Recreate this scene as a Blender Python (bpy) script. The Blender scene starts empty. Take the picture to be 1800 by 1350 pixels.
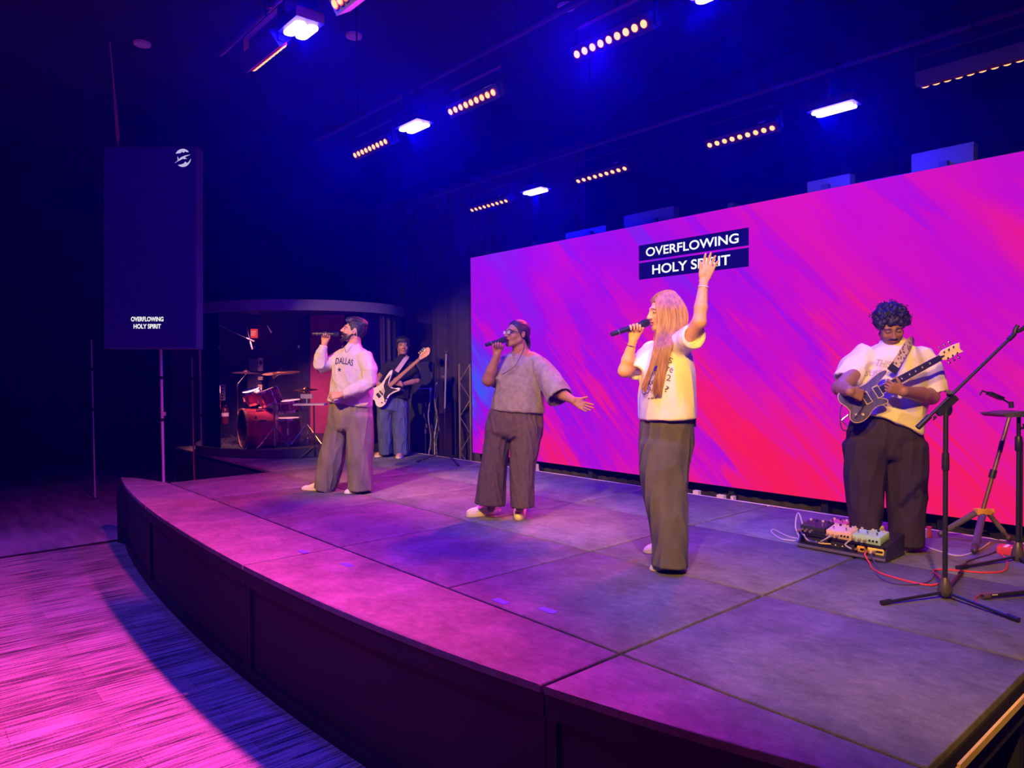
import bpy, bmesh, math, random
import numpy as np
from mathutils import Vector, Matrix
from mathutils.bvhtree import BVHTree

random.seed(7)
rng = np.random.default_rng(11)
scene = bpy.context.scene
COL = scene.collection
PI = math.pi

# ------------------------------------------------------------------ camera
FPX, CX, CY = 1275.0, 900.0, 675.0           # focal length and centre in 1800x1350 pixels
VA, VB = (-216.0, 655.0), (2358.0, 630.0)    # vanishing points: along the screen wall / into the stage
HS = 0.77                                     # stage height
HC = HS + 1.27                                # eye height
_b = np.array([(VB[0]-CX)/FPX, (VB[1]-CY)/FPX, 1.0]); _b /= np.linalg.norm(_b)
_a = -np.array([(VA[0]-CX)/FPX, (VA[1]-CY)/FPX, 1.0]); _a -= _a.dot(_b)*_b; _a /= np.linalg.norm(_a)
_u = np.cross(_a, _b)
RW = np.stack([_a, _b, _u])                   # camera (right, down, forward) -> world
if RW[2, 1] > 0: RW[2] *= -1
CP = np.array([0.0, 0.0, HC])
CR, CF, CU = RW[:, 0].copy(), RW[:, 2].copy(), -RW[:, 1].copy()

def ray(px, py): return RW @ np.array([(px-CX)/FPX, (py-CY)/FPX, 1.0])
def onz(px, py, z=HS):
    r = ray(px, py); return CP + r*((z-CP[2])/r[2])
def ony(px, py, y):
    r = ray(px, py); return CP + r*(y/r[1])
def onx(px, py, x):
    r = ray(px, py); return CP + r*(x/r[0])
def dep(px, py, d): return CP + ray(px, py)*d
def depth_of(p): return float((np.array(p)-CP) @ CF)

cam = bpy.data.cameras.new('camera')
cam.sensor_width = 36.0
cam.lens = 36.0*FPX/1800.0
cam.clip_end = 200
cam_o = bpy.data.objects.new('camera', cam); COL.objects.link(cam_o)
M = Matrix.Identity(4)
for i in range(3):
    M[i][0], M[i][1], M[i][2], M[i][3] = CR[i], CU[i], -CF[i], CP[i]
cam_o.matrix_world = M
scene.camera = cam_o

# ------------------------------------------------------------------ world, exposure, stage lights
wd = bpy.data.worlds.new('world'); scene.world = wd; wd.use_nodes = True
wd.node_tree.nodes['Background'].inputs[0].default_value = (0.02, 0.01, 0.12, 1)
wd.node_tree.nodes['Background'].inputs[1].default_value = 0.02
vs = scene.view_settings
vs.view_transform = 'Standard'; vs.look = 'None'; vs.exposure = 0.0; vs.gamma = 1.0
vs.use_curve_mapping = False

cy = scene.cycles
cy.max_bounces = 6; cy.diffuse_bounces = 3; cy.glossy_bounces = 3; cy.transmission_bounces = 4; cy.volume_bounces = 0; cy.transparent_max_bounces = 12

def spot(name, loc, target, color, watts, angle=60, blend=0.5, size=0.08, parent=None):
    l = bpy.data.lights.new(name, 'SPOT'); l.color = color; l.energy = watts
    l.spot_size = math.radians(angle); l.spot_blend = blend; l.shadow_soft_size = size
    o = bpy.data.objects.new(name, l); COL.objects.link(o)
    d = Vector(target)-Vector(loc)
    o.location = loc; o.rotation_euler = d.to_track_quat('-Z', 'Y').to_euler()
    return o

HAZE = 0.0085
AMBER = (1.0, 0.51, 0.07)
# front truss over the audience: warm key lights, aimed at the performers
for fx, fy, tx, ty, tz, ang_, w in [(-0.7, 0.1, -2.75, 4.6, 1.95, 46, 820), (-2.7, 0.3, -4.75, 4.9, 1.9, 46, 1250),
                                   (-4.6, 0.3, -6.9, 4.6, 1.9, 46, 1500), (-5.9, 0.3, -8.95, 5.4, 1.95, 30, 1000), (0.3, 0.4, -1.70, 4.75, 1.55, 60, 1080)]:
    spot('front_key_light', (fx, fy, 4.25), (tx, ty, tz), AMBER, w, angle=ang_, blend=0.55, size=0.05)
# blue wash over the audience floor
for fx, tx in ((-7.6, -8.4), (-3.2, -3.9)):
    spot('audience_blue_wash', (fx, -0.2, 4.25), (tx, 0.6, 0.0), (0.16, 0.06, 1.0), 540, angle=80, blend=0.8, size=0.15)
# thin haze in the air
wn = wd.node_tree
hz = wn.nodes.new('ShaderNodeVolumeScatter'); hz.inputs['Color'].default_value = (0.001, 0.0005, 1.0, 1)
hz.inputs['Density'].default_value = HAZE; hz.inputs['Anisotropy'].default_value = 0.72
wn.links.new(hz.outputs[0], wn.nodes['World Output'].inputs['Volume'])
# ------------------------------------------------------------------ helpers: materials
MATS = {}
def srgb(r, g, b):
    return tuple(((c/255)/12.92 if c/255 <= 0.04045 else ((c/255+0.055)/1.055)**2.4) for c in (r, g, b))
def mat(name, color=(0.5,0.5,0.5), rough=0.6, metal=0.0, vary=0.0, scale=8.0, bump=0.0, bscale=60.0, emit=None, estr=0.0,
        trans=0.0, alpha=1.0, ior=1.45, vcol=False, stretch=None, spec=0.5):
    if name in MATS: return MATS[name]
    m = bpy.data.materials.new(name); m.use_nodes = True
    nt = m.node_tree; N = nt.nodes; L = nt.links
    p = N['Principled BSDF']
    p.inputs['Base Color'].default_value = (*color, 1)
    p.inputs['Roughness'].default_value = rough; p.inputs['Metallic'].default_value = metal
    p.inputs['Specular IOR Level'].default_value = spec
    p.inputs['Transmission Weight'].default_value = trans; p.inputs['Alpha'].default_value = alpha
    p.inputs['IOR'].default_value = ior
    if emit is not None:
        p.inputs['Emission Color'].default_value = (*emit, 1); p.inputs['Emission Strength'].default_value = estr
    tc = N.new('ShaderNodeTexCoord'); mp = N.new('ShaderNodeMapping')
    L.new(tc.outputs['Object'], mp.inputs['Vector'])
    if stretch: mp.inputs['Scale'].default_value = stretch
    src = None
    if vcol:
        at = N.new('ShaderNodeAttribute'); at.attribute_name = 'Col'; src = at.outputs['Color']
    if vary > 0:
        nz = N.new('ShaderNodeTexNoise'); nz.inputs['Scale'].default_value = scale; nz.inputs['Detail'].default_value = 5
        L.new(mp.outputs['Vector'], nz.inputs['Vector'])
        mr = N.new('ShaderNodeMapRange'); mr.inputs['From Min'].default_value = 0.3; mr.inputs['From Max'].default_value = 0.7
        mr.inputs['To Min'].default_value = 1-vary; mr.inputs['To Max'].default_value = 1+vary
        L.new(nz.outputs['Fac'], mr.inputs['Value'])
        mx = N.new('ShaderNodeVectorMath'); mx.operation = 'SCALE'
        if src is not None: L.new(src, mx.inputs[0])
        else: mx.inputs[0].default_value = color
        L.new(mr.outputs['Result'], mx.inputs['Scale'])
        src = mx.outputs['Vector']
    if src is not None: L.new(src, p.inputs['Base Color'])
    if bump > 0:
        nb = N.new('ShaderNodeTexNoise'); nb.inputs['Scale'].default_value = bscale; nb.inputs['Detail'].default_value = 3
        L.new(mp.outputs['Vector'], nb.inputs['Vector'])
        bp = N.new('ShaderNodeBump'); bp.inputs['Strength'].default_value = bump; bp.inputs['Distance'].default_value = 0.01
        L.new(nb.outputs['Fac'], bp.inputs['Height']); L.new(bp.outputs['Normal'], p.inputs['Normal'])
    MATS[name] = m
    return m
def emat(name, color, strength):
    if name in MATS: return MATS[name]
    m = bpy.data.materials.new(name); m.use_nodes = True
    nt = m.node_tree; nt.nodes.clear()
    e = nt.nodes.new('ShaderNodeEmission'); o = nt.nodes.new('ShaderNodeOutputMaterial')
    e.inputs[0].default_value = (*color, 1); e.inputs[1].default_value = strength
    nt.links.new(e.outputs[0], o.inputs[0]); MATS[name] = m
    return m

# ------------------------------------------------------------------ helpers: objects
def tag(o, label=None, cat=None, group=None, kind=None):
    if label: o['label'] = label
    if cat: o['category'] = cat
    if group: o['group'] = group
    if kind: o['kind'] = kind
    return o
def empty(name, loc, label=None, cat=None, group=None):
    o = bpy.data.objects.new(name, None); COL.objects.link(o); o.location = loc
    o.empty_display_size = 0.1
    return tag(o, label, cat, group)
def link(name, me, m, parent=None, kind=None):
    o = bpy.data.objects.new(name, me); COL.objects.link(o)
    if m is not None:
        for mm in (m if isinstance(m, (list, tuple)) else [m]): me.materials.append(mm)
    if parent is not None:
        o.parent = parent
        pl = Vector((0, 0, 0)); q = parent
        while q is not None: pl += q.location; q = q.parent
        o.location = -pl          # meshes are written in world coordinates
    if kind: o['kind'] = kind
    return o
def recenter(o):
    """put the origin of a top-level world-coordinate mesh at its base"""
    vs_ = [v.co for v in o.data.vertices]
    c = Vector(((min(v.x for v in vs_)+max(v.x for v in vs_))/2, (min(v.y for v in vs_)+max(v.y for v in vs_))/2, min(v.z for v in vs_)))
    o.data.transform(Matrix.Translation(-c)); o.location = c
    return o
def A3(p): return np.array(p, float)
def nrm(v):
    v = A3(v); return v/max(np.linalg.norm(v), 1e-9)
def frame(axis, ref=None):
    w = nrm(axis)
    r = A3(ref) if ref is not None else (A3((0,0,1)) if abs(w[2]) < 0.9 else A3((1,0,0)))
    u = nrm(np.cross(r, w)); v = np.cross(w, u)
    return u, v, w
class MB:
    """collects closed shapes in world coordinates into one mesh"""
    def __init__(s): s.v = []; s.f = []; s.mi = []; s.m = 0
    def add(s, vs_, fs):
        b = len(s.v); s.v.extend([tuple(map(float, q)) for q in vs_])
        for q in fs: s.f.append([b+i for i in q]); s.mi.append(s.m)
    def box(s, c, size, ax=None):
        ax = ax if ax is not None else (A3((1,0,0)), A3((0,1,0)), A3((0,0,1)))
        c = A3(c); h = [x/2 for x in size]
        vs_ = [c+ax[0]*h[0]*i+ax[1]*h[1]*j+ax[2]*h[2]*k for i in (-1,1) for j in (-1,1) for k in (-1,1)]
        s.add(vs_, [(0,1,3,2),(4,6,7,5),(0,4,5,1),(2,3,7,6),(0,2,6,4),(1,5,7,3)]); return s
    def bar(s, a, b, w, h, ref=None):
        a, b = A3(a), A3(b); u, v, n = frame(b-a, ref)
        return s.box((a+b)/2, (w, h, np.linalg.norm(b-a)), (u, v, n))
    def cyl(s, a, b, r0, r1=None, n=12, caps=True):
        a, b = A3(a), A3(b); r1 = r0 if r1 is None else r1; u, v, w = frame(b-a)
        an = [2*PI*i/n for i in range(n)]
        vs_ = [a+(u*math.cos(t)+v*math.sin(t))*r0 for t in an]+[b+(u*math.cos(t)+v*math.sin(t))*r1 for t in an]
        fs = [(i,(i+1)%n,n+(i+1)%n,n+i) for i in range(n)]
        if caps: fs += [tuple(range(n-1,-1,-1)), tuple(range(n,2*n))]
        s.add(vs_, fs); return s
    def tube(s, pts, r, n=8, closed=False):
        pts = [A3(p) for p in pts]; k = len(pts)
        rs = r if isinstance(r, (list, tuple, np.ndarray)) else [r]*k
        vs_ = []; u = None
        for i, p in enumerate(pts):
            if closed: d = pts[(i+1) % k]-pts[i-1]
            else: d = pts[min(i+1,k-1)]-pts[max(i-1,0)]
            w = nrm(d)
            if u is None: u, v, _ = frame(w)
            else:
                u = nrm(u-w*u.dot(w)); v = np.cross(w, u)
            for j in range(n):
                t = 2*PI*j/n; vs_.append(p+(u*math.cos(t)+v*math.sin(t))*rs[i])
        fs = []
        for i in range(k if closed else k-1):
            i2 = (i+1) % k
            for j in range(n): fs.append((i*n+j, i*n+(j+1)%n, i2*n+(j+1)%n, i2*n+j))
        if not closed: fs += [tuple(range(n-1,-1,-1)), tuple(range((k-1)*n, k*n))]
        s.add(vs_, fs); return s
    def lathe(s, c, axis, prof, n=24, ref=None, close=True):
        """prof: list of (radius, height along axis)"""
        c = A3(c); u, v, w = frame(axis, ref); vs_ = []; fs = []
        k = len(prof)
        for (r, h) in prof:
            for j in range(n):
                t = 2*PI*j/n; vs_.append(c+w*h+(u*math.cos(t)+v*math.sin(t))*max(r, 1e-4))
        for i in range(k-1):
            for j in range(n): fs.append((i*n+j, i*n+(j+1)%n, (i+1)*n+(j+1)%n, (i+1)*n+j))
        if close: fs += [tuple(range(n-1,-1,-1)), tuple(range((k-1)*n, k*n))]
        s.add(vs_, fs); return s
    def ring(s, c, axis, R, r, n=28, m=8):
        u, v, w = frame(axis); c = A3(c)
        return s.tube([c+(u*math.cos(2*PI*i/n)+v*math.sin(2*PI*i/n))*R for i in range(n)], r, m, closed=True)
    def sphere(s, c, r, ax=None, n=12, m=8):
        r = (r, r, r) if np.isscalar(r) else r
        ax = ax if ax is not None else (A3((1,0,0)), A3((0,1,0)), A3((0,0,1)))
        c = A3(c); vs_ = [c+ax[2]*r[2]]; fs = []
        for i in range(1, m):
            ph = PI*i/m
            for j in range(n):
                t = 2*PI*j/n
                vs_.append(c+ax[0]*r[0]*math.sin(ph)*math.cos(t)+ax[1]*r[1]*math.sin(ph)*math.sin(t)+ax[2]*r[2]*math.cos(ph))
        vs_.append(c-ax[2]*r[2]); e = len(vs_)-1
        for j in range(n):
            fs.append((0, 1+j, 1+(j+1)%n)); fs.append((e, 1+(m-2)*n+(j+1)%n, 1+(m-2)*n+j))
            for i in range(m-2): fs.append((1+i*n+j, 1+(i+1)*n+j, 1+(i+1)*n+(j+1)%n, 1+i*n+(j+1)%n))
        s.add(vs_, fs); return s
    def prism(s, poly, o, ux, uy, un, t0, t1, bevel=0.0):
        """2D outline extruded between t0 and t1 along un"""
        o, ux, uy, un = A3(o), A3(ux), A3(uy), A3(un); n = len(poly)
        c = A3((sum(p[0] for p in poly)/n, sum(p[1] for p in poly)/n))
        lev = [(t0, bevel), (t0+bevel, 0), (t1-bevel, 0), (t1, bevel)] if bevel > 0 else [(t0, 0), (t1, 0)]
        vs_ = []
        for t, ins in lev:
            for p in poly:
                d = A3(p)-c; L = np.linalg.norm(d); q = c+d*(1-ins/max(L, 1e-6))
                vs_.append(o+ux*q[0]+uy*q[1]+un*t)
        fs = []
        for i in range(len(lev)-1):
            for j in range(n): fs.append((i*n+j, i*n+(j+1)%n, (i+1)*n+(j+1)%n, (i+1)*n+j))
        fs += [tuple(range(n-1,-1,-1)), tuple(range((len(lev)-1)*n, len(lev)*n))]
        s.add(vs_, fs); return s
    def mesh(s, name, smooth=True, sharp=0.7):
        me = bpy.data.meshes.new(name); me.from_pydata(s.v, [], s.f)
        bm = bmesh.new(); bm.from_mesh(me); bmesh.ops.recalc_face_normals(bm, faces=bm.faces); bm.to_mesh(me); bm.free()
        if any(s.mi): me.polygons.foreach_set('material_index', s.mi)
        if smooth:
            me.polygons.foreach_set('use_smooth', [True]*len(me.polygons)); me.set_sharp_from_angle(angle=sharp)
        me.update(); return me
    def build(s, name, m, parent=None, kind=None, smooth=True, sharp=0.7):
        return link(name, s.mesh(name, smooth, sharp), m, parent, kind)
def thing(o_or_mb, name, m, label, cat, group=None):
    return tag(recenter(o_or_mb.build(name, m)), label, cat, group)
def spline(pts, n=8):
    """Catmull-Rom through points"""
    P = [A3(p) for p in pts]; P = [2*P[0]-P[1]]+P+[2*P[-1]-P[-2]]; out = []
    for i in range(1, len(P)-2):
        for j in range(n):
            t = j/n; a, b, c, d = P[i-1:i+3]
            out.append(0.5*((2*b)+(-a+c)*t+(2*a-5*b+4*c-d)*t*t+(-a+3*b-3*c+d)*t**3))
    out.append(P[-2]); return out
def textmesh(s, size=1.0, offset=0.0, extrude=0.0, align='CENTER', shear=0.0, spacing=1.0, sub=0):
    cu = bpy.data.curves.new('text', 'FONT'); cu.body = s; cu.size = size; cu.offset = offset; cu.extrude = extrude
    cu.align_x = align; cu.align_y = 'CENTER'; cu.shear = shear; cu.space_character = spacing; cu.resolution_u = 3 if sub else 10
    o = bpy.data.objects.new('text', cu); COL.objects.link(o)
    dg = bpy.context.evaluated_depsgraph_get(); dg.update()
    me = bpy.data.meshes.new_from_object(o.evaluated_get(dg))
    bpy.data.objects.remove(o); bpy.data.curves.remove(cu)
    if me.materials: me.materials.clear()
    if sub:
        bm = bmesh.new(); bm.from_mesh(me); bmesh.ops.triangulate(bm, faces=bm.faces)
        for _ in range(sub):
            ed = [e for e in bm.edges if e.calc_length() > size*0.12]
            if ed: bmesh.ops.subdivide_edges(bm, edges=ed, cuts=1)
            bmesh.ops.triangulate(bm, faces=bm.faces)
        bm.to_mesh(me); bm.free()
    return me
def text_on(s, o, ux, uy, height, m, name, parent, width=None, bold=0.0, extrude=0.0):
    """flat lettering centred at o in the plane ux, uy; height = capital height"""
    me = textmesh(s, 1.0, bold)
    co = np.array([v.co for v in me.vertices]); lo, hi = co.min(0), co.max(0)
    c = (lo+hi)/2; sy = height/(hi[1]-lo[1]); sx = (width/(hi[0]-lo[0])) if width else sy
    ux, uy, o = A3(ux), A3(uy), A3(o)
    for v in me.vertices:
        q = o+ux*(v.co.x-c[0])*sx+uy*(v.co.y-c[1])*sy; v.co = Vector(q)
    return link(name, me, m, parent)

# ------------------------------------------------------------------ helpers: solid modelling of bodies and cloth
class SDF:
    def __init__(s, lo, hi, h):
        s.lo = A3(lo); s.h = h; s.n = np.ceil((A3(hi)-s.lo)/h).astype(int)+1
        s.a = np.full(s.n, 0.3, np.float32)
    def region(s, lo, hi):
        i0 = np.clip(np.floor((A3(lo)-s.lo)/s.h).astype(int), 0, s.n-1); i1 = np.clip(np.ceil((A3(hi)-s.lo)/s.h).astype(int)+1, 1, s.n)
        if (i1 <= i0).any(): return None
        sl = tuple(slice(a, b) for a, b in zip(i0, i1))
        g = [(s.lo[k]+s.h*np.arange(i0[k], i1[k])).astype(np.float32) for k in range(3)]
        return sl, g[0][:, None, None], g[1][None, :, None], g[2][None, None, :]
    def put(s, fn, lo, hi, k=0.0, op='add', pad=0.03):
        r = s.region(A3(lo)-pad-k, A3(hi)+pad+k)
        if r is None: return
        sl, X, Y, Z = r; d = fn(X, Y, Z); a = s.a[sl]
        if op == 'add':
            if k > 0:
                h = np.clip(0.5+0.5*(a-d)/k, 0, 1); s.a[sl] = a*(1-h)+d*h-k*h*(1-h)
            else: s.a[sl] = np.minimum(a, d)
        else:
            d = -d
            if k > 0:
                h = np.clip(0.5-0.5*(a-d)/k, 0, 1); s.a[sl] = a*(1-h)+d*h+k*h*(1-h)
            else: s.a[sl] = np.maximum(a, d)
    def cap(s, a, b, ra, rb=None, k=0.0, op='add'):
        rb = ra if rb is None else rb; a, b = A3(a), A3(b); ab = b-a; L2 = max(ab.dot(ab), 1e-9)
        def fn(X, Y, Z):
            t = np.clip(((X-a[0])*ab[0]+(Y-a[1])*ab[1]+(Z-a[2])*ab[2])/L2, 0, 1)
            return np.sqrt((X-a[0]-t*ab[0])**2+(Y-a[1]-t*ab[1])**2+(Z-a[2]-t*ab[2])**2)-(ra+t*(rb-ra))
        r = max(ra, rb); s.put(fn, np.minimum(a, b)-r, np.maximum(a, b)+r, k, op)
    def ell(s, c, r, ax=None, k=0.0, op='add'):
        r = (r, r, r) if np.isscalar(r) else r; c = A3(c)
        ax = ax if ax is not None else np.eye(3)
        def fn(X, Y, Z):
            q = [((X-c[0])*ax[i][0]+(Y-c[1])*ax[i][1]+(Z-c[2])*ax[i][2])/r[i] for i in range(3)]
            k0 = np.sqrt(q[0]**2+q[1]**2+q[2]**2)
            k1 = np.sqrt((q[0]/r[0])**2+(q[1]/r[1])**2+(q[2]/r[2])**2)
            return k0*(k0-1)/np.maximum(k1, 1e-6)
        m = max(r); s.put(fn, c-m, c+m, k, op)
    def loft(s, secs, k=0.0, op='add', sq=2.0, cut0=True, cut1=True):
        """secs: (centre, half width, half depth, width direction); elliptic sections joined along their centres"""
        C_ = [A3(q[0]) for q in secs]; n = len(secs); T = []
        for i in range(n): T.append(nrm(C_[min(i+1, n-1)]-C_[max(i-1, 0)]))
        r = max(max(q[1], q[2]) for q in secs); lo = np.min(C_, 0)-r; hi = np.max(C_, 0)+r
        def fn(X, Y, Z):
            best = None
            for i in range(n-1):
                (a, wa, da, ua), (b, wb, db, ub) = secs[i], secs[i+1]
                a, b = C_[i], C_[i+1]; ta, tb = T[i], T[i+1]
                # parameter between the two section planes, so that neighbouring pieces meet exactly
                fa = (X-a[0])*ta[0]+(Y-a[1])*ta[1]+(Z-a[2])*ta[2]; fb = -((X-b[0])*tb[0]+(Y-b[1])*tb[1]+(Z-b[2])*tb[2])
                L = np.linalg.norm(b-a); w = (b-a)/L
                t = np.clip(fa/np.where(np.abs(fa+fb) < 1e-5, 1e-5, fa+fb), 0, 1)
                ts = t*t*(3-2*t)*0.5+t*0.5
                ua_ = nrm(A3(ua)-w*A3(ua).dot(w)); ub_ = nrm(A3(ub)-w*A3(ub).dot(w)); um = nrm(ua_+ub_); vm = np.cross(w, um)
                px, py, pz = X-a[0]-t*(b-a)[0], Y-a[1]-t*(b-a)[1], Z-a[2]-t*(b-a)[2]
                rw = wa+ts*(wb-wa); rd = da+ts*(db-da)
                q0 = np.abs(px*um[0]+py*um[1]+pz*um[2])/rw; q1 = np.abs(px*vm[0]+py*vm[1]+pz*vm[2])/rd
                q = (q0**sq+q1**sq)**(1/sq); c0 = i > 0 or cut0; c1 = i < n-2 or cut1
                if not c0: q = np.sqrt(q*q+(np.maximum(-fa, 0)/(min(wa, da)*0.55))**2)      # rounded end
                if not c1: q = np.sqrt(q*q+(np.maximum(-fb, 0)/(min(wb, db)*0.55))**2)
                d = (q-1)*np.minimum(rw, rd)
                if c0: d = np.maximum(d, -fa-(0.0015 if i > 0 else 0))
                if c1: d = np.maximum(d, -fb-(0.0015 if i < n-2 else 0))
                best = d if best is None else np.minimum(best, d)
            return best
        s.put(fn, lo, hi, k, op)
    def mesh(s, smooth=0):
        a = s.a; neg = a < 0
        c = np.zeros(tuple(s.n-1), np.int8)
        for dx in (0,1):
            for dy in (0,1):
                for dz in (0,1):
                    c += neg[dx:dx+s.n[0]-1, dy:dy+s.n[1]-1, dz:dz+s.n[2]-1]
        idx = np.argwhere((c > 0) & (c < 8))
        if len(idx) == 0: return np.zeros((0,3)), np.zeros((0,4), int)
        cid = np.full(c.shape, -1, np.int32); cid[tuple(idx.T)] = np.arange(len(idx))
        cor = np.array([(i,j,k) for i in (0,1) for j in (0,1) for k in (0,1)])
        val = np.stack([a[tuple((idx+o).T)] for o in cor], 1)
        acc = np.zeros((len(idx), 3)); cnt = np.zeros(len(idx))
        for i in range(8):
            for j in range(i+1, 8):
                if np.abs(cor[i]-cor[j]).sum() != 1: continue
                m = (val[:, i] < 0) != (val[:, j] < 0)
                t = val[m, i]/(val[m, i]-val[m, j])
                acc[m] += cor[i]+t[:, None]*(cor[j]-cor[i]); cnt[m] += 1
        V = s.lo+(idx+acc/cnt[:, None])*s.h
        F = []
        for ax in range(3):
            o1, o2 = (ax+1) % 3, (ax+2) % 3
            sl0 = [slice(1, -1)]*3; sl1 = [slice(1, -1)]*3
            sl0[ax] = slice(0, -1); sl1[ax] = slice(1, None)
            n0, n1 = neg[tuple(sl0)], neg[tuple(sl1)]
            e = np.argwhere(n0 != n1)
            if len(e) == 0: continue
            flip = n0[tuple(e.T)]
            e = e.copy(); e[:, o1] += 1; e[:, o2] += 1
            q = []
            for (p1, p2) in ((-1,-1), (0,-1), (0,0), (-1,0)):
                g = e.copy(); g[:, o1] += p1; g[:, o2] += p2; q.append(cid[tuple(g.T)])
            q = np.stack(q, 1); q[~flip] = q[~flip][:, ::-1]; F.append(q)
        F = np.concatenate(F); F = F[(F >= 0).all(1)]
        for _ in range(smooth):
            S = np.zeros_like(V); n = np.zeros(len(V))
            for i in range(4):
                np.add.at(S, F[:, i], V[F[:, (i+1) % 4]]); np.add.at(n, F[:, i], 1)
                np.add.at(S, F[:, i], V[F[:, (i+3) % 4]]); np.add.at(n, F[:, i], 1)
            V = V*0.4+0.6*S/np.maximum(n, 1)[:, None]
        return V, F
def vnormals(V, F):
    fn = np.cross(V[F[:, 2]]-V[F[:, 0]], V[F[:, 3]]-V[F[:, 1]]); N = np.zeros_like(V)
    for i in range(4): np.add.at(N, F[:, i], fn)
    return N/np.maximum(np.linalg.norm(N, axis=1), 1e-12)[:, None]
def npmesh(name, V, F, m, parent=None, col=None):
    me = bpy.data.meshes.new(name)
    k = F.shape[1]
    me.vertices.add(len(V)); me.vertices.foreach_set('co', V.astype(np.float32).ravel())
    me.loops.add(F.size); me.loops.foreach_set('vertex_index', F.astype(np.int32).ravel())
    me.polygons.add(len(F)); me.polygons.foreach_set('loop_start', np.arange(0, F.size, k, dtype=np.int32))
    me.polygons.foreach_set('use_smooth', np.ones(len(F), bool))
    me.update(calc_edges=True); me.validate()
    if col is not None:
        ca = me.color_attributes.new('Col', 'FLOAT_COLOR', 'POINT')
        ca.data.foreach_set('color', np.concatenate([col, np.ones((len(col), 1))], 1).astype(np.float32).ravel())
    return link(name, me, m, parent)
# ------------------------------------------------------------------ room shell
def node_mat(name):
    m = bpy.data.materials.new(name); m.use_nodes = True; MATS[name] = m
    return m, m.node_tree.nodes, m.node_tree.links, m.node_tree.nodes['Principled BSDF']
def ramp(N, stops, interp='LINEAR'):
    r = N.new('ShaderNodeValToRGB'); r.color_ramp.interpolation = interp; el = r.color_ramp.elements
    while len(el) > 1: el.remove(el[-1])
    el[0].position = stops[0][0]; el[0].color = (*stops[0][1], 1)
    for p, c in stops[1:]:
        e = el.new(p); e.color = (*c, 1)
    return r
# line-patterned carpet tiles in the audience area
m, N, L, P = node_mat('lined_carpet')
tc = N.new('ShaderNodeTexCoord')
def noise(vec, scale, sc, detail=2.0, rough=0.5):
    mp = N.new('ShaderNodeMapping'); mp.inputs['Scale'].default_value = sc; L.new(vec, mp.inputs['Vector'])
    n = N.new('ShaderNodeTexNoise'); n.inputs['Scale'].default_value = scale; n.inputs['Detail'].default_value = detail
    n.inputs['Roughness'].default_value = rough; L.new(mp.outputs[0], n.inputs['Vector']); return n.outputs['Fac']
def mathn(op, a, b=None):
    n = N.new('ShaderNodeMath'); n.operation = op
    for i, x in enumerate((a, b)):
        if x is None: continue
        if isinstance(x, (int, float)): n.inputs[i].default_value = x
        else: L.new(x, n.inputs[i])
    return n.outputs[0]
n1 = noise(tc.outputs['Object'], 1.0, (52, 2.2, 1), 3, 0.6)
n2 = noise(tc.outputs['Object'], 1.0, (11, 1.1, 1), 2)
n3 = noise(tc.outputs['Object'], 90.0, (1, 1, 1), 2)
bk = N.new('ShaderNodeTexBrick'); bk.inputs['Scale'].default_value = 1.0
bk.inputs['Brick Width'].default_value = 1.0; bk.inputs['Row Height'].default_value = 0.25; bk.inputs['Mortar Size'].default_value = 0.002
bk.inputs['Color1'].default_value = (0.35,)*3+(1,); bk.inputs['Color2'].default_value = (0.65,)*3+(1,); bk.inputs['Mortar'].default_value = (0.2,)*3+(1,)
mp = N.new('ShaderNodeMapping'); mp.inputs['Rotation'].default_value = (0, 0, PI/2); L.new(tc.outputs['Object'], mp.inputs[0]); L.new(mp.outputs[0], bk.inputs['Vector'])
sm = mathn('ADD', mathn('MULTIPLY', n1, 1.15), mathn('MULTIPLY', n2, 0.22))
sm = mathn('ADD', sm, mathn('MULTIPLY', bk.outputs['Color'], 0.28))
sm = mathn('ADD', sm, mathn('MULTIPLY', n3, 0.25))
rp = ramp(N, [(0.64, (0.03,0.028,0.032)), (0.78, (0.11,0.105,0.11)), (0.89, (0.25,0.235,0.25)), (1.08, (0.37,0.345,0.37))])
L.new(mathn('MULTIPLY', sm, 0.92), rp.inputs[0]); L.new(rp.outputs[0], P.inputs['Base Color'])
P.inputs['Roughness'].default_value = 0.95; P.inputs['Specular IOR Level'].default_value = 0.1
bp = N.new('ShaderNodeBump'); bp.inputs['Strength'].default_value = 0.5; bp.inputs['Distance'].default_value = 0.01
L.new(sm, bp.inputs['Height']); L.new(bp.outputs[0], P.inputs['Normal'])
LINED = m

DARK = mat('black_paint', (0.018,0.016,0.024), 0.75, vary=0.2, scale=3, bump=0.1)
CEIL = mat('ceiling_paint', (0.010,0.010,0.03), 0.8, vary=0.25, scale=2)
GREYC = mat('dark_plain_carpet', (0.24,0.24,0.30), 0.95, vary=0.35, scale=2.2, bump=0.4, bscale=120, stretch=(0.5,3,1), spec=0.1)
MB().box((-0.5, -1.0, -0.05), (18.22, 19, 0.1)).build('floor', LINED, kind='structure')
MB().box((-14.81, 1.5, -0.05), (10.38, 14, 0.1)).build('floor', GREYC, kind='structure')
MB().box((-9.615, -0.5, 0.006), (0.05, 5.4, 0.012)).build('trim_1', mat('floor_strip', (0.02,0.02,0.025), 0.5), kind='structure')
MB().box((-5.5, 0.5, 5.66), (29, 18, 0.1)).build('ceiling', CEIL, kind='structure')
MB().box((-5.5, 8.1, 2.8), (29, 0.1, 5.7)).build('wall_back', DARK, kind='structure')
MB().box((-5.5, -7.5, 2.8), (29, 0.1, 5.7)).build('wall_front', DARK, kind='structure')
MB().box((-18.6, 0.5, 2.8), (0.1, 17, 5.7)).build('wall_left', DARK, kind='structure')
MB().box((7.5, 0.5, 2.8), (0.1, 17, 5.7)).build('wall_right', DARK, kind='structure')

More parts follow.
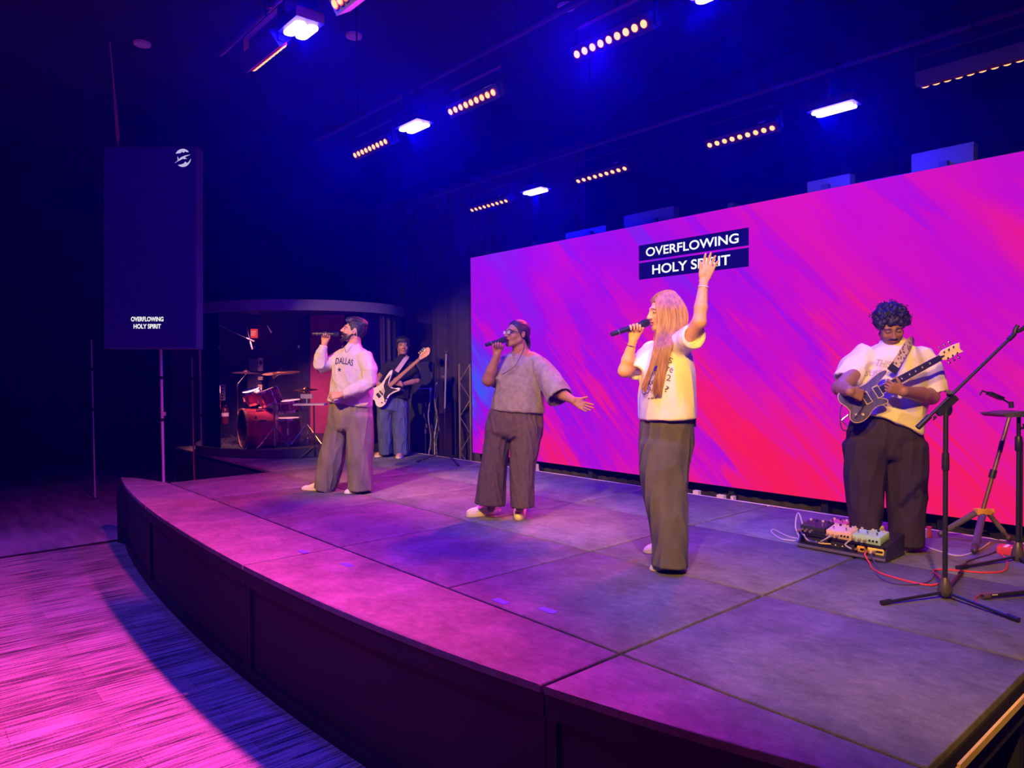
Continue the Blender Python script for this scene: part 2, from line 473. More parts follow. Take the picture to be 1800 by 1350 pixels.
# ------------------------------------------------------------------ stage: carpeted deck panels, curved fascia
m, N, L, P = node_mat('stage_carpet')
tc = N.new('ShaderNodeTexCoord')
oi = N.new('ShaderNodeObjectInfo')
a1 = noise(tc.outputs['Object'], 2.6, (1,1,1), 5, 0.65); a2 = noise(tc.outputs['Object'], 16, (1,1.6,1), 4, 0.6); a3 = noise(tc.outputs['Object'], 260, (1,1,1), 1)
sm = mathn('ADD', mathn('MULTIPLY', a1, 0.7), mathn('ADD', mathn('MULTIPLY', a2, 0.35), mathn('MULTIPLY', a3, 0.35)))
sm = mathn('ADD', sm, mathn('MULTIPLY', oi.outputs['Random'], 0.12))
rp = ramp(N, [(0.5, (0.075,0.072,0.070)), (0.78, (0.165,0.16,0.155)), (1.05, (0.27,0.26,0.25))]); L.new(sm, rp.inputs[0]); L.new(rp.outputs[0], P.inputs['Base Color'])
P.inputs['Roughness'].default_value = 0.95; P.inputs['Specular IOR Level'].default_value = 0.15
bp = N.new('ShaderNodeBump'); bp.inputs['Strength'].default_value = 0.6; bp.inputs['Distance'].default_value = 0.006
L.new(mathn('ADD', a3, mathn('MULTIPLY', a2, 1.5)), bp.inputs['Height']); L.new(bp.outputs[0], P.inputs['Normal'])
STAGE = m
FASC = mat('fascia_black', (0.013,0.011,0.015), 0.8, vary=0.2, scale=2, bump=0.05)
stage = empty('stage', (-5, 3.8, 0), 'wide low stage with grey carpeted deck panels and a curved black front', 'stage')
_fx = np.array([-9.57, -8.6, -7.32, -6.0, -4.67, -3.3, -2.65, -2.08, -1.5, -1.17, -0.83])
_fy = np.array([2.16, 1.99, 1.86, 1.775, 1.75, 1.81, 1.87, 1.96, 2.09, 2.17, 2.27])
_cf = np.polyfit(_fx, _fy, 4)
def front_y(x): return float(np.polyval(_cf, x))
G = 0.010; TH = 0.032
def deck(poly):
    n = len(poly); c = np.mean(poly, 0); b = 0.008
    mb = MB(); vs_ = []
    for (z, ins) in ((HS-TH, 0), (HS-b, 0), (HS-0.0025, b*0.4), (HS, b)):
        for p in poly:
            d = A3(p)-c; vs_.append((*(c+d*(1-ins/np.linalg.norm(d))), z))
    fs = [(i*n+j, i*n+(j+1)%n, (i+1)*n+(j+1)%n, (i+1)*n+j) for i in range(3) for j in range(n)]
    fs += [tuple(range(n-1,-1,-1)), tuple(range(3*n, 4*n))]
    mb.add(vs_, fs)
    o = mb.build('deck_panel', STAGE, stage, sharp=1.2)
    # own origin so that every panel has its own spot in the carpet pattern
    off = Vector((c[0], c[1], 0)); o.data.transform(Matrix.Translation(-off)); o.location = o.location+off
    return o
def rect(x0, x1, y0, y1): return [(x0+G, y0+G), (x1-G, y0+G), (x1-G, y1-G), (x0+G, y1-G)]
XS = [-8.68, -7.33, -6.0, -4.67, -3.37, -2.08, -0.83]
for i in range(6):
    deck(rect(XS[i], XS[i+1], 2.44, 3.65)); deck(rect(XS[i], XS[i+1], 3.65, 4.84)); deck(rect(XS[i], XS[i+1], 4.84, 6.0))
for x0, x1 in ((-12.64, -11.32), (-11.32, -10.0), (-10.0, -8.68)):
    deck(rect(x0, x1, 3.65, 4.84)); deck(rect(x0, x1, 4.84, 6.0))
for x0, x1 in ((-9.57, -7.33), (-7.33, -4.67), (-4.67, -2.08), (-2.08, -0.83)):
    xs = np.linspace(x0+G, x1-G, 14)
    back = [(x1-G, 2.44-G), (x0+G, 2.44-G)] if x0 > -9 else [(x1-G, 2.44-G), (-8.7, 2.44-G), (-9.3, 2.28)]
    deck([(x, front_y(x)) for x in xs]+back)
# fascia: framed panels under the front lip, seams where the deck panels meet
def strip(x0, x1, y_off, z0, z1, th, n=12):
    xs = np.linspace(x0, x1, n); vs_ = []
    for x in xs:
        y = front_y(x)+y_off
        vs_ += [(x, y, z0), (x, y, z1), (x, y+th, z1), (x, y+th, z0)]
    fs = [(4*i+j, 4*i+(j+1)%4, 4*i+4+(j+1)%4, 4*i+4+j) for i in range(n-1) for j in range(4)]
    fs += [(3,2,1,0), tuple(4*(n-1)+j for j in range(4))]
    return vs_, fs
for x0, x1 in ((-9.56, -7.33), (-7.33, -4.67), (-4.67, -2.08), (-2.08, -0.84)):
    mb = MB(); mb.add(*strip(x0+0.01, x1-0.01, 0.045, 0.0, HS-TH-0.001, 0.02)); pan = mb.build('fascia_panel', FASC, stage)
    mb = MB()
    mb.add(*strip(x0+0.004, x1-0.004, 0.02, 0.0, 0.09, 0.025)); mb.add(*strip(x0+0.004, x1-0.004, 0.012, HS-TH-0.10, HS-TH-0.002, 0.033))
    mb.add(*strip(x0+0.004, x0+0.05, 0.02, 0.09, HS-TH-0.10, 0.025, 3)); mb.add(*strip(x1-0.05, x1-0.004, 0.02, 0.09, HS-TH-0.10, 0.025, 3))
    mb.build('fascia_frame', FASC, pan)
MB().box((-9.13, 2.245, 0.35), (0.86, 0.03, 0.70), (nrm((0.86,0.28,0)), nrm((-0.28,0.86,0)), A3((0,0,1)))).build('fascia_panel', FASC, stage)
MB().box((-8.66, 3.05, 0.345), (0.03, 1.2, 0.69)).build('fascia_panel', FASC, stage)
MB().box((-10.66, 3.68, 0.345), (3.9, 0.03, 0.69)).build('fascia_panel', FASC, stage)
# frame and legs under the open right end, edge strip with amber light put into its yellow
for y in (2.6, 3.6, 4.8, 5.9):
    MB().box((-0.9, y, 0.35), (0.06, 0.06, 0.70)).build('leg', FASC, stage)
MB().box((-0.86, 4.15, 0.655), (0.05, 3.6, 0.16)).build('side_beam', FASC, stage)
MB().box((-0.808, 3.06, 0.712), (0.010, 0.86, 0.028)).build('edge_strip', mat('amber_lit_edge', (0.85,0.62,0.06), 0.5, vary=0.08), stage)
MB().tube(spline([(-0.808,2.62,0.715), (-0.80,2.56,0.722), (-0.80,2.52,0.71), (-0.80,2.54,0.69), (-0.808,2.61,0.70)], 5), 0.007, 6).build('strap_loop', MATS['amber_lit_edge'], stage)
MB().box((-6.7, 6.004, HS-0.012), (11.9, 0.012, 0.028)).build('lit_rear_edge', mat('lit_edge_pale', (0.72,0.62,0.66), 0.4), stage)  # added strip: the bright lit rear edge put into a pale colour
# small blue floor-marking tapes
for px, py in ((880,1057), (963,1073), (611,993), (533,970)):
    c = onz(px, py, HS)
    thing(MB().box((c[0], c[1], HS+0.001), (0.105, 0.045, 0.002)), 'marking_tape', mat('blue_tape', (0.10,0.10,0.75), 0.5),
          {880: 'blue marking tape on the deck, the one farther from the stage seam crossing', 963: 'blue marking tape on the deck nearest the white-shirted singer',
           611: 'small blue marking tape on the deck in front of the sneakered singer', 533: 'faint blue marking tape on the deck near the curved front seam'}[px], 'tape', 'floor marking tapes')

# ------------------------------------------------------------------ LED wall
LX0, LX1, LY, LZ0, LZ1 = -7.87, -0.87, 6.15, 0.86, 3.53
m, N, L, P = node_mat('led_picture')
N.remove(P)
tc = N.new('ShaderNodeTexCoord'); sep = N.new('ShaderNodeSeparateXYZ'); L.new(tc.outputs['Object'], sep.inputs[0])
U, V = sep.outputs['X'], sep.outputs['Z']                   # metres from the lower left corner
mp = N.new('ShaderNodeMapping'); mp.inputs['Rotation'].default_value = (0, math.radians(-46), 0); L.new(tc.outputs['Object'], mp.inputs[0])
# the streak direction becomes the x axis
def sn(sx, sz, detail=3, rough=0.5, off=0.0, dist=0.0):
    q = N.new('ShaderNodeMapping'); q.inputs['Scale'].default_value = (sx, 1, sz); q.inputs['Location'].default_value = (off, 0, off*0.7)
    L.new(mp.outputs[0], q.inputs[0])
    n = N.new('ShaderNodeTexNoise'); n.inputs['Scale'].default_value = 1; n.inputs['Detail'].default_value = detail
    n.inputs['Roughness'].default_value = rough; n.inputs['Distortion'].default_value = dist
    L.new(q.outputs[0], n.inputs['Vector']); return n.outputs['Fac']
broad = sn(0.35, 1.0, 2, 0.5, 3.3, 0.4); mid = sn(0.5, 4.2, 3, 0.55, 7.1); fine = sn(0.55, 26, 2, 0.6, 1.7)
low = mathn('SUBTRACT', 1.0, mathn('MULTIPLY', V, 1/2.67))       # 1 at the bottom
un = mathn('MULTIPLY', U, 1/7.0)
t = mathn('ADD', mathn('MULTIPLY', un, 0.31), 0.27)
t = mathn('ADD', t, mathn('MULTIPLY', low, 0.14))
t = mathn('ADD', t, mathn('MULTIPLY', mathn('SUBTRACT', broad, 0.5), 0.55))
amp = mathn('ADD', 0.09, mathn('MULTIPLY', mathn('POWER', low, 1.2), 0.8))
t = mathn('ADD', t, mathn('MULTIPLY', mathn('SUBTRACT', mid, 0.5), amp))
t = mathn('ADD', t, mathn('MULTIPLY', mathn('SUBTRACT', fine, 0.5), mathn('MULTIPLY', amp, 0.42)))
def sstep(x, a, b):
    n = N.new('ShaderNodeMapRange'); n.interpolation_type = 'SMOOTHSTEP'; n.inputs['From Min'].default_value = a; n.inputs['From Max'].default_value = b
    L.new(x, n.inputs['Value']); return n.outputs['Result']
edge = mathn('MULTIPLY', mathn('SUBTRACT', fine, 0.5), 0.10)
w1 = sstep(mathn('ADD', sn(0.30, 1.5, 3, 0.55, 12.4), edge), 0.53, 0.57); w2 = sstep(mathn('ADD', sn(0.28, 2.6, 3, 0.55, 21.9), edge), 0.56, 0.60); w3 = sstep(sn(0.30, 9.0, 2, 0.5, 31.3), 0.66, 0.69)
t = mathn('ADD', t, mathn('MULTIPLY', w1, mathn('ADD', 0.03, mathn('MULTIPLY', low, 0.17))))
t = mathn('SUBTRACT', t, mathn('MULTIPLY', w2, 0.10))
t = mathn('ADD', t, mathn('MULTIPLY', w3, mathn('MULTIPLY', low, 0.25)))
# the cool corner at the lower left
cool = mathn('MULTIPLY', mathn('MAXIMUM', mathn('SUBTRACT', 1.0, mathn('MULTIPLY', U, 0.55)), 0.0), mathn('MAXIMUM', mathn('SUBTRACT', 1.0, mathn('MULTIPLY', mathn('ABSOLUTE', mathn('SUBTRACT', V, 0.85)), 1.2)), 0.0))
t = mathn('SUBTRACT', t, mathn('MULTIPLY', cool, 0.42))
rp = ramp(N, [(0.0, srgb(70,84,248)), (0.16, srgb(112,40,236)), (0.32, srgb(158,16,224)), (0.48, srgb(200,16,196)), (0.62, srgb(224,24,158)), (0.75, srgb(238,26,112)), (0.95, srgb(245,28,84))])
L.new(t, rp.inputs[0])
em = N.new('ShaderNodeEmission'); em.inputs[1].default_value = 1.0; L.new(rp.outputs[0], em.inputs[0])
L.new(em.outputs[0], N['Material Output'].inputs[0])
LED = m
led = empty('led_wall', (LX0, LY, LZ0), 'huge glowing LED wall with pink, purple and red diagonal streaks', 'led screen')
o = MB().box(((LX0+LX1)/2, LY+0.002, (LZ0+LZ1)/2), (LX1-LX0, 0.004, LZ1-LZ0)).build('screen', LED, led)
o.data.transform(Matrix.Translation((-LX0, -LY, -LZ0))); o.location = (0, 0, 0)
MB().box(((LX0+LX1)/2, LY+0.046, (LZ0+LZ1)/2), (LX1-LX0+0.012, 0.082, LZ1-LZ0+0.012)).build('cabinet', mat('led_cabinet', (0.02,0.02,0.025), 0.5), led)
for i in range(8):
    x = LX0+0.25+i*(LX1-LX0-0.5)/7
    MB().box((x, LY+0.16, 2.0), (0.06, 0.14, 3.2)).build('support_upright', MATS['led_cabinet'], led)
NAVY = emat('lyric_navy', srgb(20,8,88), 1.0); WHITE_E = emat('lyric_white', srgb(252,250,255), 1.0)
lx0, lx1 = ony(1123, 450, LY-0.004)[0], ony(1316, 430, LY-0.004)[0]
za, zb = ony(1123,432,LY)[2], ony(1123,459.5,LY)[2]
zc_, zd = ony(1123,463,LY)[2], ony(1123,492,LY)[2]
for (z1, z0, s, pa, pb) in ((za, zb, 'OVERFLOWING', 1136, 1299), (zc_, zd, 'HOLY SPIRIT', 1147, 1284)):
    b_ = MB().box(((lx0+lx1)/2, LY-0.003, (z0+z1)/2), (lx1-lx0, 0.003, z1-z0)).build('lyric_box', NAVY, led)
    xa, xb = ony(pa, 450, LY)[0], ony(pb, 450, LY)[0]
    text_on(s, ((xa+xb)/2, LY-0.0055, (z0+z1)/2), (1,0,0), (0,0,1), (z1-z0)*0.56, WHITE_E, 'lyric_text', b_, width=xb-xa, bold=0.018)
# black skirt under the LED wall
def drape(name, xs, y, z0, z1, m, label, amp=0.04, wl=0.22, ydir=(0,1), th=0.006):
    n = max(24, int((xs[1]-xs[0])/0.035)); V_ = []; F_ = []
    for k in range(3):
        z = z1+(z0-z1)*k/2
        for i in range(n+1):
            x = xs[0]+(xs[1]-xs[0])*i/n
            a = amp*(0.75+0.25*k/2)
            V_.append((x, y+a*math.sin(2*PI*x/wl+0.9*math.sin(x*2.1))+0.4*a*math.sin(2*PI*x/(wl*0.41)+1+0.5*k), z))
    for k in range(2):
        for i in range(n): F_.append((k*(n+1)+i, k*(n+1)+i+1, (k+1)*(n+1)+i+1, (k+1)*(n+1)+i))
    b = len(V_); V_ += [(p[0], p[1]+th, p[2]) for p in V_]
    F_ += [tuple(b+q for q in reversed(f)) for f in F_]
    mb = MB(); mb.v = V_; mb.f = F_; mb.mi = [0]*len(F_)
    o_ = recenter(mb.build(name, m, sharp=3)); return tag(o_, label, 'curtain')
DRAPE = mat('black_drape', (0.035,0.030,0.036), 0.85, vary=0.2, scale=5, bump=0.05, spec=0.2)
drape('stage_skirt', (-7.9, -0.8), 6.33, 0.0, 0.92, DRAPE, 'black pleated skirt hanging under the LED wall', 0.022, 0.16)
PURD = mat('purple_black_drape', (0.06,0.045,0.06), 0.85, vary=0.2, scale=5, spec=0.2)
drape('back_curtain', (-12.9, -7.0), 7.55, 0.0, 5.2, PURD, 'tall dark curtain hanging behind the bass player and the LED wall edge', 0.07, 0.5)
# cream power connectors behind the stage edge
CREAM = mat('cream_plastic', (0.80,0.72,0.50), 0.5)
for px, py, w in ((941,822,0.07), (1225,870,0.06), (1268,878,0.075), (1289,880,0.03)):
    c = ony(px, py, 6.11)
    g = MB().box(c, (w, 0.05, 0.09)).box(c+A3((0,-0.005,-0.03)), (w*1.25, 0.06, 0.035))
    thing(g, 'power_connector', CREAM, {941: 'cream power connector below the LED wall, behind the singer in grey', 1225: 'squat cream power connector behind the stage edge beside the jeans of the singer in white',
          1268: 'widest cream power connector behind the stage edge', 1289: 'narrow cream power connector next to the widest one'}[px], 'connector', 'power connectors under the LED wall')
thing(MB().box((-4.4, 6.14, 0.70), (7.0, 0.16, 0.04)), 'cable_tray', DARK, 'black cable tray running behind the rear stage edge', 'cable tray')
# flat hanging brackets seen above the LED wall
for (p0, p1, h) in (((1098,398),(1185,376),0.16), ((1603,300),(1712,278),0.17), ((995,408),(1066,404),0.10), ((1420,330),(1495,315),0.12)):
    a = ony(p0[0], p0[1], 6.30); b = ony(p1[0], p1[1], 6.30); zt = 3.54+h
    MB().box(((a[0]+b[0])/2, 6.34, (3.30+zt)/2), (abs(b[0]-a[0]), 0.10, zt-3.30)).build('hanging_bracket', mat('bracket_grey', (0.045,0.045,0.06), 0.6), led)

# ------------------------------------------------------------------ portrait side screen with its own lyrics and emblem
D_S = 9.0
sx0, sx1 = 183, 346
scr = empty('side_screen', tuple(dep(264, 613, D_S)), 'tall dark portrait screen hanging beside the stage with lyrics and a white emblem', 'screen')
pa, pb, pc = dep(sx0, 258, D_S), dep(sx1, 258, D_S), dep(sx1, 613, D_S)
rx, ry = nrm(pb-pa), nrm(pb-pc); rn = -CF
cen = (pa+pc)/2; W_, H_ = np.linalg.norm(pb-pa), np.linalg.norm(pb-pc)
MB().box(cen+CF*0.09, (W_, H_, 0.18), (rx, ry, -rn)).build('cabinet', mat('screen_cabinet', (0.16,0.15,0.22), 0.45), scr)
SCRB = mat('screen_black', (0.015,0.012,0.05), 0.25, emit=srgb(20,2,92), estr=0.42)
pnl = MB().box(cen-CF*0.004, (W_*0.985, H_*0.99, 0.006), (rx, ry, -rn)).build('screen', SCRB, scr)
for s, y, w in (('OVERFLOWING', 561, 57), ('HOLY SPIRIT', 573.7, 48)):
    text_on(s, dep(259.5, y, D_S)-CF*0.010, rx, ry, 8.2*D_S/FPX, WHITE_E, 'lyric_text', pnl, width=w*D_S/FPX, bold=0.03)
# emblem: a disc broken by a wavy gap with a twig across it
EMB = emat('emblem_grey', srgb(190,180,225), 1.0)
k = D_S/FPX
def arc(a0, a1, r=14.2, n=14): return [(r*math.cos(math.radians(a0+(a1-a0)*i/n)), 1.12*r*math.sin(math.radians(a0+(a1-a0)*i/n))) for i in range(n+1)]
eo = dep(322, 278, D_S)-CF*0.010
emb = MB()
emb.prism([(x*k, y*k) for x, y in arc(42, 152)+[(-8,8),(-4,8.5),(-1.5,11),(1.5,9),(4,11.5),(7,10)]], eo, rx, ry, CF, -0.001, 0.001)
emb.prism([(x*k, y*k) for x, y in arc(-128, -5)+[(11,-6),(8,-9),(4,-6.5),(1.5,-10),(-3,-11.5)]], eo, rx, ry, CF, -0.001, 0.001)
emb.prism([(x*k, y*k) for x, y in [(-14.5,-9.5),(-9,-4.5),(-3,1.2),(4,4.2),(13.5,6),(5,2),(0,-1.5),(-5,-4),(-10,-6.5)]], eo, rx, ry, CF, -0.001, 0.001)
emb.prism([(x*k, y*k) for x, y in [(-9,-4),(-9.5,3),(-7,-1.5)]], eo, rx, ry, CF, -0.0015, 0.0005)
emb.prism([(x*k, y*k) for x, y in [(-3,0),(4,0.5),(7.5,-1.5),(2,-2)]], eo, rx, ry, CF, -0.0015, 0.0005)
emb.build('emblem', EMB, pnl, smooth=False)
# hanging cables from the ceiling to the screen
CABLE = mat('black_cable', (0.03,0.03,0.035), 0.5); PCAB = mat('pinkish_cable', (0.30,0.16,0.22), 0.5)
top = onz(193, 75, 5.6); 
cab = MB()
for q in range(4):
    j = (q-1.5)*0.018
    cab.tube(spline([A3((top[0], top[1], 5.61)), dep(199+q*0.5,150,8.6), dep(203+q*1.5,215,8.9), dep(206+q*1.2,250,9.05), dep(207,262,9.06)], 6), 0.006, 5)
thing(cab, 'screen_cable_bundle', PCAB, 'thin cable bundle dropping from the ceiling to the side screen', 'cable')
for px, tg in ((322, 'thin hanger wire holding up the side screen near its emblem'), (214, 'thin hanger wire holding up the side screen beside the cable bundle')):
    b = dep(px, 258, D_S+0.09)
    thing(MB().cyl(b, (b[0], b[1], 5.612), 0.004, n=6).ring(b+A3((0,0,0.06)), CF, 0.03, 0.005, 12, 5), 'hanger_wire', CABLE, tg, 'wire', 'screen hangers')
# slim pole behind the corner, with black couplings
POLE = mat('pale_pole', (0.62,0.60,0.66), 0.4, metal=0.2)
def joint_pole(px, ytop, d, r, joints, label, m=POLE, z0=0.0, group=None):
    b = dep(px, 700, d); t_ = dep(px, ytop, d)
    r_ = empty('support_pole', (b[0], b[1], z0), label, 'pole', group)
    MB().cyl((b[0],b[1],z0), (b[0],b[1],t_[2]), r, n=14).build('tube', m, r_)
    for y in joints:
        q = dep(px, y, d)
        MB().cyl((b[0],b[1],q[2]-0.02), (b[0],b[1],q[2]+0.02), r*1.35, n=14).build('coupling', mat('coupling_black', (0.02,0.02,0.02), 0.5), r_)
    MB().cyl((b[0],b[1],z0), (b[0],b[1],z0+0.015), r*4, n=20).build('base_plate', MATS['coupling_black'], r_)
    return r_
pl_ = joint_pole(284.5, 600, 9.35, 0.0175, (664, 738), 'bright pale pole with black couplings standing under the side screen')
q = dep(288.8, 727.5, 9.35); MB().box(q, (0.03,0.03,0.05), (CR, CF, A3((0,0,1)))).build('latch', POLE, pl_)
joint_pole(163, 598, 11.5, 0.012, (649, 720), 'dim grey pole with couplings standing alone in the dark corner')
joint_pole(338.5, 628, 10.9, 0.011, (665,), 'brownish slim pole beside the drum booth corner', mat('brown_pole', (0.35,0.20,0.10), 0.5))
# ------------------------------------------------------------------ lighting rig
RIGZ = 4.0
HOUS = mat('fixture_black', (0.025,0.022,0.03), 0.45, metal=0.2, bump=0.04)
RAILM = mat('rail_black', (0.018,0.018,0.022), 0.6)
LENS = emat('amber_lens', (1.0, 0.46, 0.14), 1.75)
REDL = mat('lens_rim', (0.5,0.06,0.03), 0.4)
BLUE = emat('blue_panel', (0.008, 0.005, 1.0), 950.0)
rail_y = {}
for nm, y, x0, x1 in (('front', 1.9, -5.4, 1.5), ('middle', 3.36, -6.8, 1.5), ('rear', 5.64, -8.2, 1.0)):
    lab = {'front': 'black lighting rail over the audience edge of the stage', 'middle': 'black lighting rail over the middle of the stage', 'rear': 'black lighting rail just in front of the LED wall'}[nm]
    r = empty('lighting_rail', ((x0+x1)/2, y, 4.30), lab, 'rail', 'lighting rails')
    MB().cyl((x0,y+0.03,4.34), (x1,y+0.03,4.34), 0.024, n=10).build('pipe', RAILM, r)
    for x in np.arange(x0+0.8, x1, 2.2):
        MB().cyl((x,y+0.03,4.34), (x,y+0.03,5.612), 0.008, n=6).build('hanger_rod', RAILM, r)
def clamp(parent, c, zt=4.34):
    mb = MB().box((c[0], c[1]+0.03, (c[2]+zt)/2+0.02), (0.03, 0.012, zt-c[2]-0.02)).ring((c[0], c[1]+0.03, zt), (1,0,0), 0.032, 0.009, 12, 6)
    mb.cyl((c[0]-0.03, c[1]+0.03, zt-0.06), (c[0]+0.04, c[1]+0.03, zt-0.06), 0.008, n=8)
    mb.build('clamp', RAILM, parent)
def led_bar(p0, p1, y, label, aim, watts, color=(1.0,0.05,0.17), down=0.62, angle=104, target=None):
    """nine-lens batten; p0, p1 = end pixels of the lens row; aim = +1 towards the LED wall, -1 towards the audience"""
    a, b = onz(*p0, RIGZ), onz(*p1, RIGZ); a[1] = b[1] = y
    L_ = b[0]-a[0]; c = (a+b)/2
    fw = nrm((0, aim, -down)); upv = nrm(np.cross(fw, (1,0,0))); 
    if upv[2] < 0: upv = -upv
    r = empty('led_bar', tuple(c), label, 'stage light', 'amber LED bars')
    cc = c-fw*0.055
    MB().box(cc, (L_+0.09, 0.10, 0.10), (A3((1,0,0)), fw, upv)).build('housing', HOUS, r)
    br = MB()
    for sx in (-1, 1):
        e = cc+A3((sx*(L_/2+0.055), 0, 0)); br.box(e+A3((0,0,0.06)), (0.008, 0.035, 0.20))
    br.box(cc+A3((0,0,0.16)), (L_+0.12, 0.035, 0.008)); br.build('bracket', HOUS, r)
    clamp(r, cc+A3((0, 0, 0.16)))
    for i in range(9):
        q = a+(b-a)*i/8
        MB().lathe(q-fw*0.008, fw, [(0.029,0),(0.029,0.012),(0.024,0.014)], 14).build('lens_rim', REDL, r)
        MB().sphere(q+fw*0.004, (0.024,0.024,0.010), (A3((1,0,0)), upv, fw), 12, 6).build('lens', LENS, r)
    MB().box(cc+A3((L_*0.33,0,0.0))+fw*0.0+upv*0.052, (0.06,0.03,0.003), (A3((1,0,0)), fw, upv)).build('sticker', mat('sticker_grey', (0.5,0.5,0.55), 0.6), r)
    t_ = c+fw*3 if target is None else A3(target)
    l = spot('bar_beam', tuple(c+fw*0.05), tuple(t_), color, watts, angle=angle, blend=0.8, size=0.10)
    return r
def blue_panel(pl, pr, y, label):
    a, b = onz(*pl, RIGZ), onz(*pr, RIGZ); a[1] = b[1] = y
    c = (a+b)/2; L_ = abs(b[0]-a[0])
    r = empty('blue_wash_panel', tuple(c), label, 'stage light', 'blue wash panels')
    MB().box(c+A3((0,0,0.05)), (L_+0.05, 0.17, 0.06)).build('housing', HOUS, r)
    for dy in (-0.037, 0.037):
        mb = MB(); n = 6; w = 0.034
        poly = [(-L_/2+w, -w), (L_/2-w, -w)]+[(L_/2-w+w*math.sin(PI*i/n), -w*math.cos(PI*i/n)) for i in range(1, n)]+[(L_/2-w, w), (-L_/2+w, w)]+[(-L_/2+w-w*math.sin(PI*i/n), w*math.cos(PI*i/n)) for i in range(1, n)]
        mb.prism(poly, c+A3((0,dy,0)), (1,0,0), (0,1,0), (0,0,1), 0.0, 0.012); mb.build('light_strip', BLUE, r)
    MB().box(c+A3((0,0,0.17)), (0.03, 0.20, 0.19)).box(c+A3((0,0,0.10)), (0.05,0.06,0.03)).build('yoke', HOUS, r)
    clamp(r, c+A3((0,0,0.24)))
    return r
def dist(a): return a
YR = {'f': 1.9, 'm': 3.36, 'r': 5.64}
B = [((617,271),(677,248),'m','amber LED bar at the dark end of the middle lighting rail',-1,1300),
     ((788,195),(867,162),'m','amber LED bar of the middle rail next to its blue panel on the stage side',-1,1400),
     ((1017,96),(1135,43),'m','largest amber LED bar on the middle rail, near its second blue panel',-1,2100),
     ((830,369),(886,352),'r','amber LED bar on the rear rail above the dark left corner of the LED wall',-1,640,1.25),
     ((1013,317),(1096,295),'r','amber LED bar on the rear rail just past its first blue panel',-1,640,1.25),
     ((1246,254),(1361,226),'r','amber LED bar on the rear rail straight above the lyrics',-1,300,0.9),
     ((1628,152),(1800,112),'r','amber LED bar on the rear rail seen edge-on above the guitarist',3.2,150,(-1.7,6.1,1.8)),
     ((422,113),(478,75),'f','red-orange LED bar on the front rail seen edge-on',1.18,1100,(-8.4,2.3,0.77)),
     ((588,6),(668,-52),'f','amber LED bar on the front rail cut by the picture top, two round lenses showing',-1,250)]
for q_ in B:
    p0, p1, rw, lab, aim, w = q_[:6]
    if aim > 1: led_bar(p0, p1, YR[rw], lab, 1, w, down=aim, target=q_[6], angle=44)
    elif len(q_) > 6: led_bar(p0, p1, YR[rw], lab, aim, w, down=q_[6], angle=76)
    else: led_bar(p0, p1, YR[rw], lab, aim, w)
for pl, pr, rw, lab in (((712,233),(755,220),'m','blue wash panel on the middle rail between two amber bars'), ((936,345),(976,338),'r','blue wash panel on the rear rail over the LED wall corner'),
                        ((1450,213),(1527,198),'r','blue wash panel on the rear rail between the lyrics and the guitarist'), ((515,66),(555,48),'f','blue wash panel on the front rail beside the edge-on bar'),
                        ((1240,15),(1310,-12),'m','blue wash panel on the middle rail, the largest one')):
    blue_panel(pl, pr, YR[rw], lab)
# flush ceiling discs
for px, py, lab in ((622,63,'round flush ceiling disc beside the front blue panel'), (250,77,'faint round flush ceiling disc over the side screen'), (995,12,'faint round flush ceiling disc over the middle rail')):
    c = onz(px, py, 5.6)
    thing(MB().cyl((c[0],c[1],5.585), (c[0],c[1],5.612), 0.085, 0.09, n=24), 'ceiling_disc', mat('disc_white', (0.55,0.5,0.6), 0.5), lab, 'ceiling fixture', 'ceiling discs')
# ------------------------------------------------------------------ people
CRh = nrm((CR[0], CR[1], 0)); CFh = nrm((CF[0], CF[1], 0))
QL = np.stack([CRh, CFh, A3((0,0,1))], 1)            # figure frame (image right, away, up) -> world
SKINM = {}
class Person:
    def __init__(s, name, label, D, base_px, skin, h, hs=1.0):
        s.D = D; s.h = h; s.hs = hs; s.skin = A3(skin)
        g = onz(*base_px); s.base = A3((g[0], g[1], HS))
        s.root = empty(name, tuple(s.base), label, 'person')
    def P(s, px, py, doff=0.0): return QL.T @ (dep(px, py, s.D+doff)-s.base)
    def ground(s, px, py): return QL.T @ (onz(px, py)-s.base)
    def W(s, V): return s.base+np.asarray(V) @ QL.T
    def m(s, px): return px*s.D/FPX
    def lmb(s, mb, name, m, parent=None, **k):
        mb.v = [tuple(q) for q in s.W(np.array(mb.v))]
        return mb.build(name, m, parent or s.root, **k)
    def box(s, pts, pad): pts = np.array(pts); return pts.min(0)-pad, pts.max(0)+pad
    def finish(s, sdf, name, m, smooth=0, col=None, fold=None, parent=None):
        V, F = sdf.mesh(smooth)
        if fold is not None:
            n = vnormals(V, F); V = V+n*fold(V)[:, None]
        C = col(V) if col is not None else None
        o = npmesh(name, s.W(V), F, m, parent or s.root, C)
        return o, V, F
    def sec(s, xl, xr, y, doff, hd):
        return (s.P((xl+xr)/2, y, doff), s.m((xr-xl)/2), hd, A3((1,0,0)))
    def limb(s, pts):
        """(px, py, half width px, doff, half depth m): a sleeve seen in the picture"""
        c = [s.P(q[0], q[1], q[3]) for q in pts]; out = []
        for i, q in enumerate(pts):
            d = c[min(i+1, len(c)-1)]-c[max(i-1, 0)]; u = np.cross(d, (0,1,0))
            u = nrm(u) if np.linalg.norm(u) > 1e-4 else A3((1,0,0))
            out.append((c[i], s.m(q[2]), q[4], u))
        return out
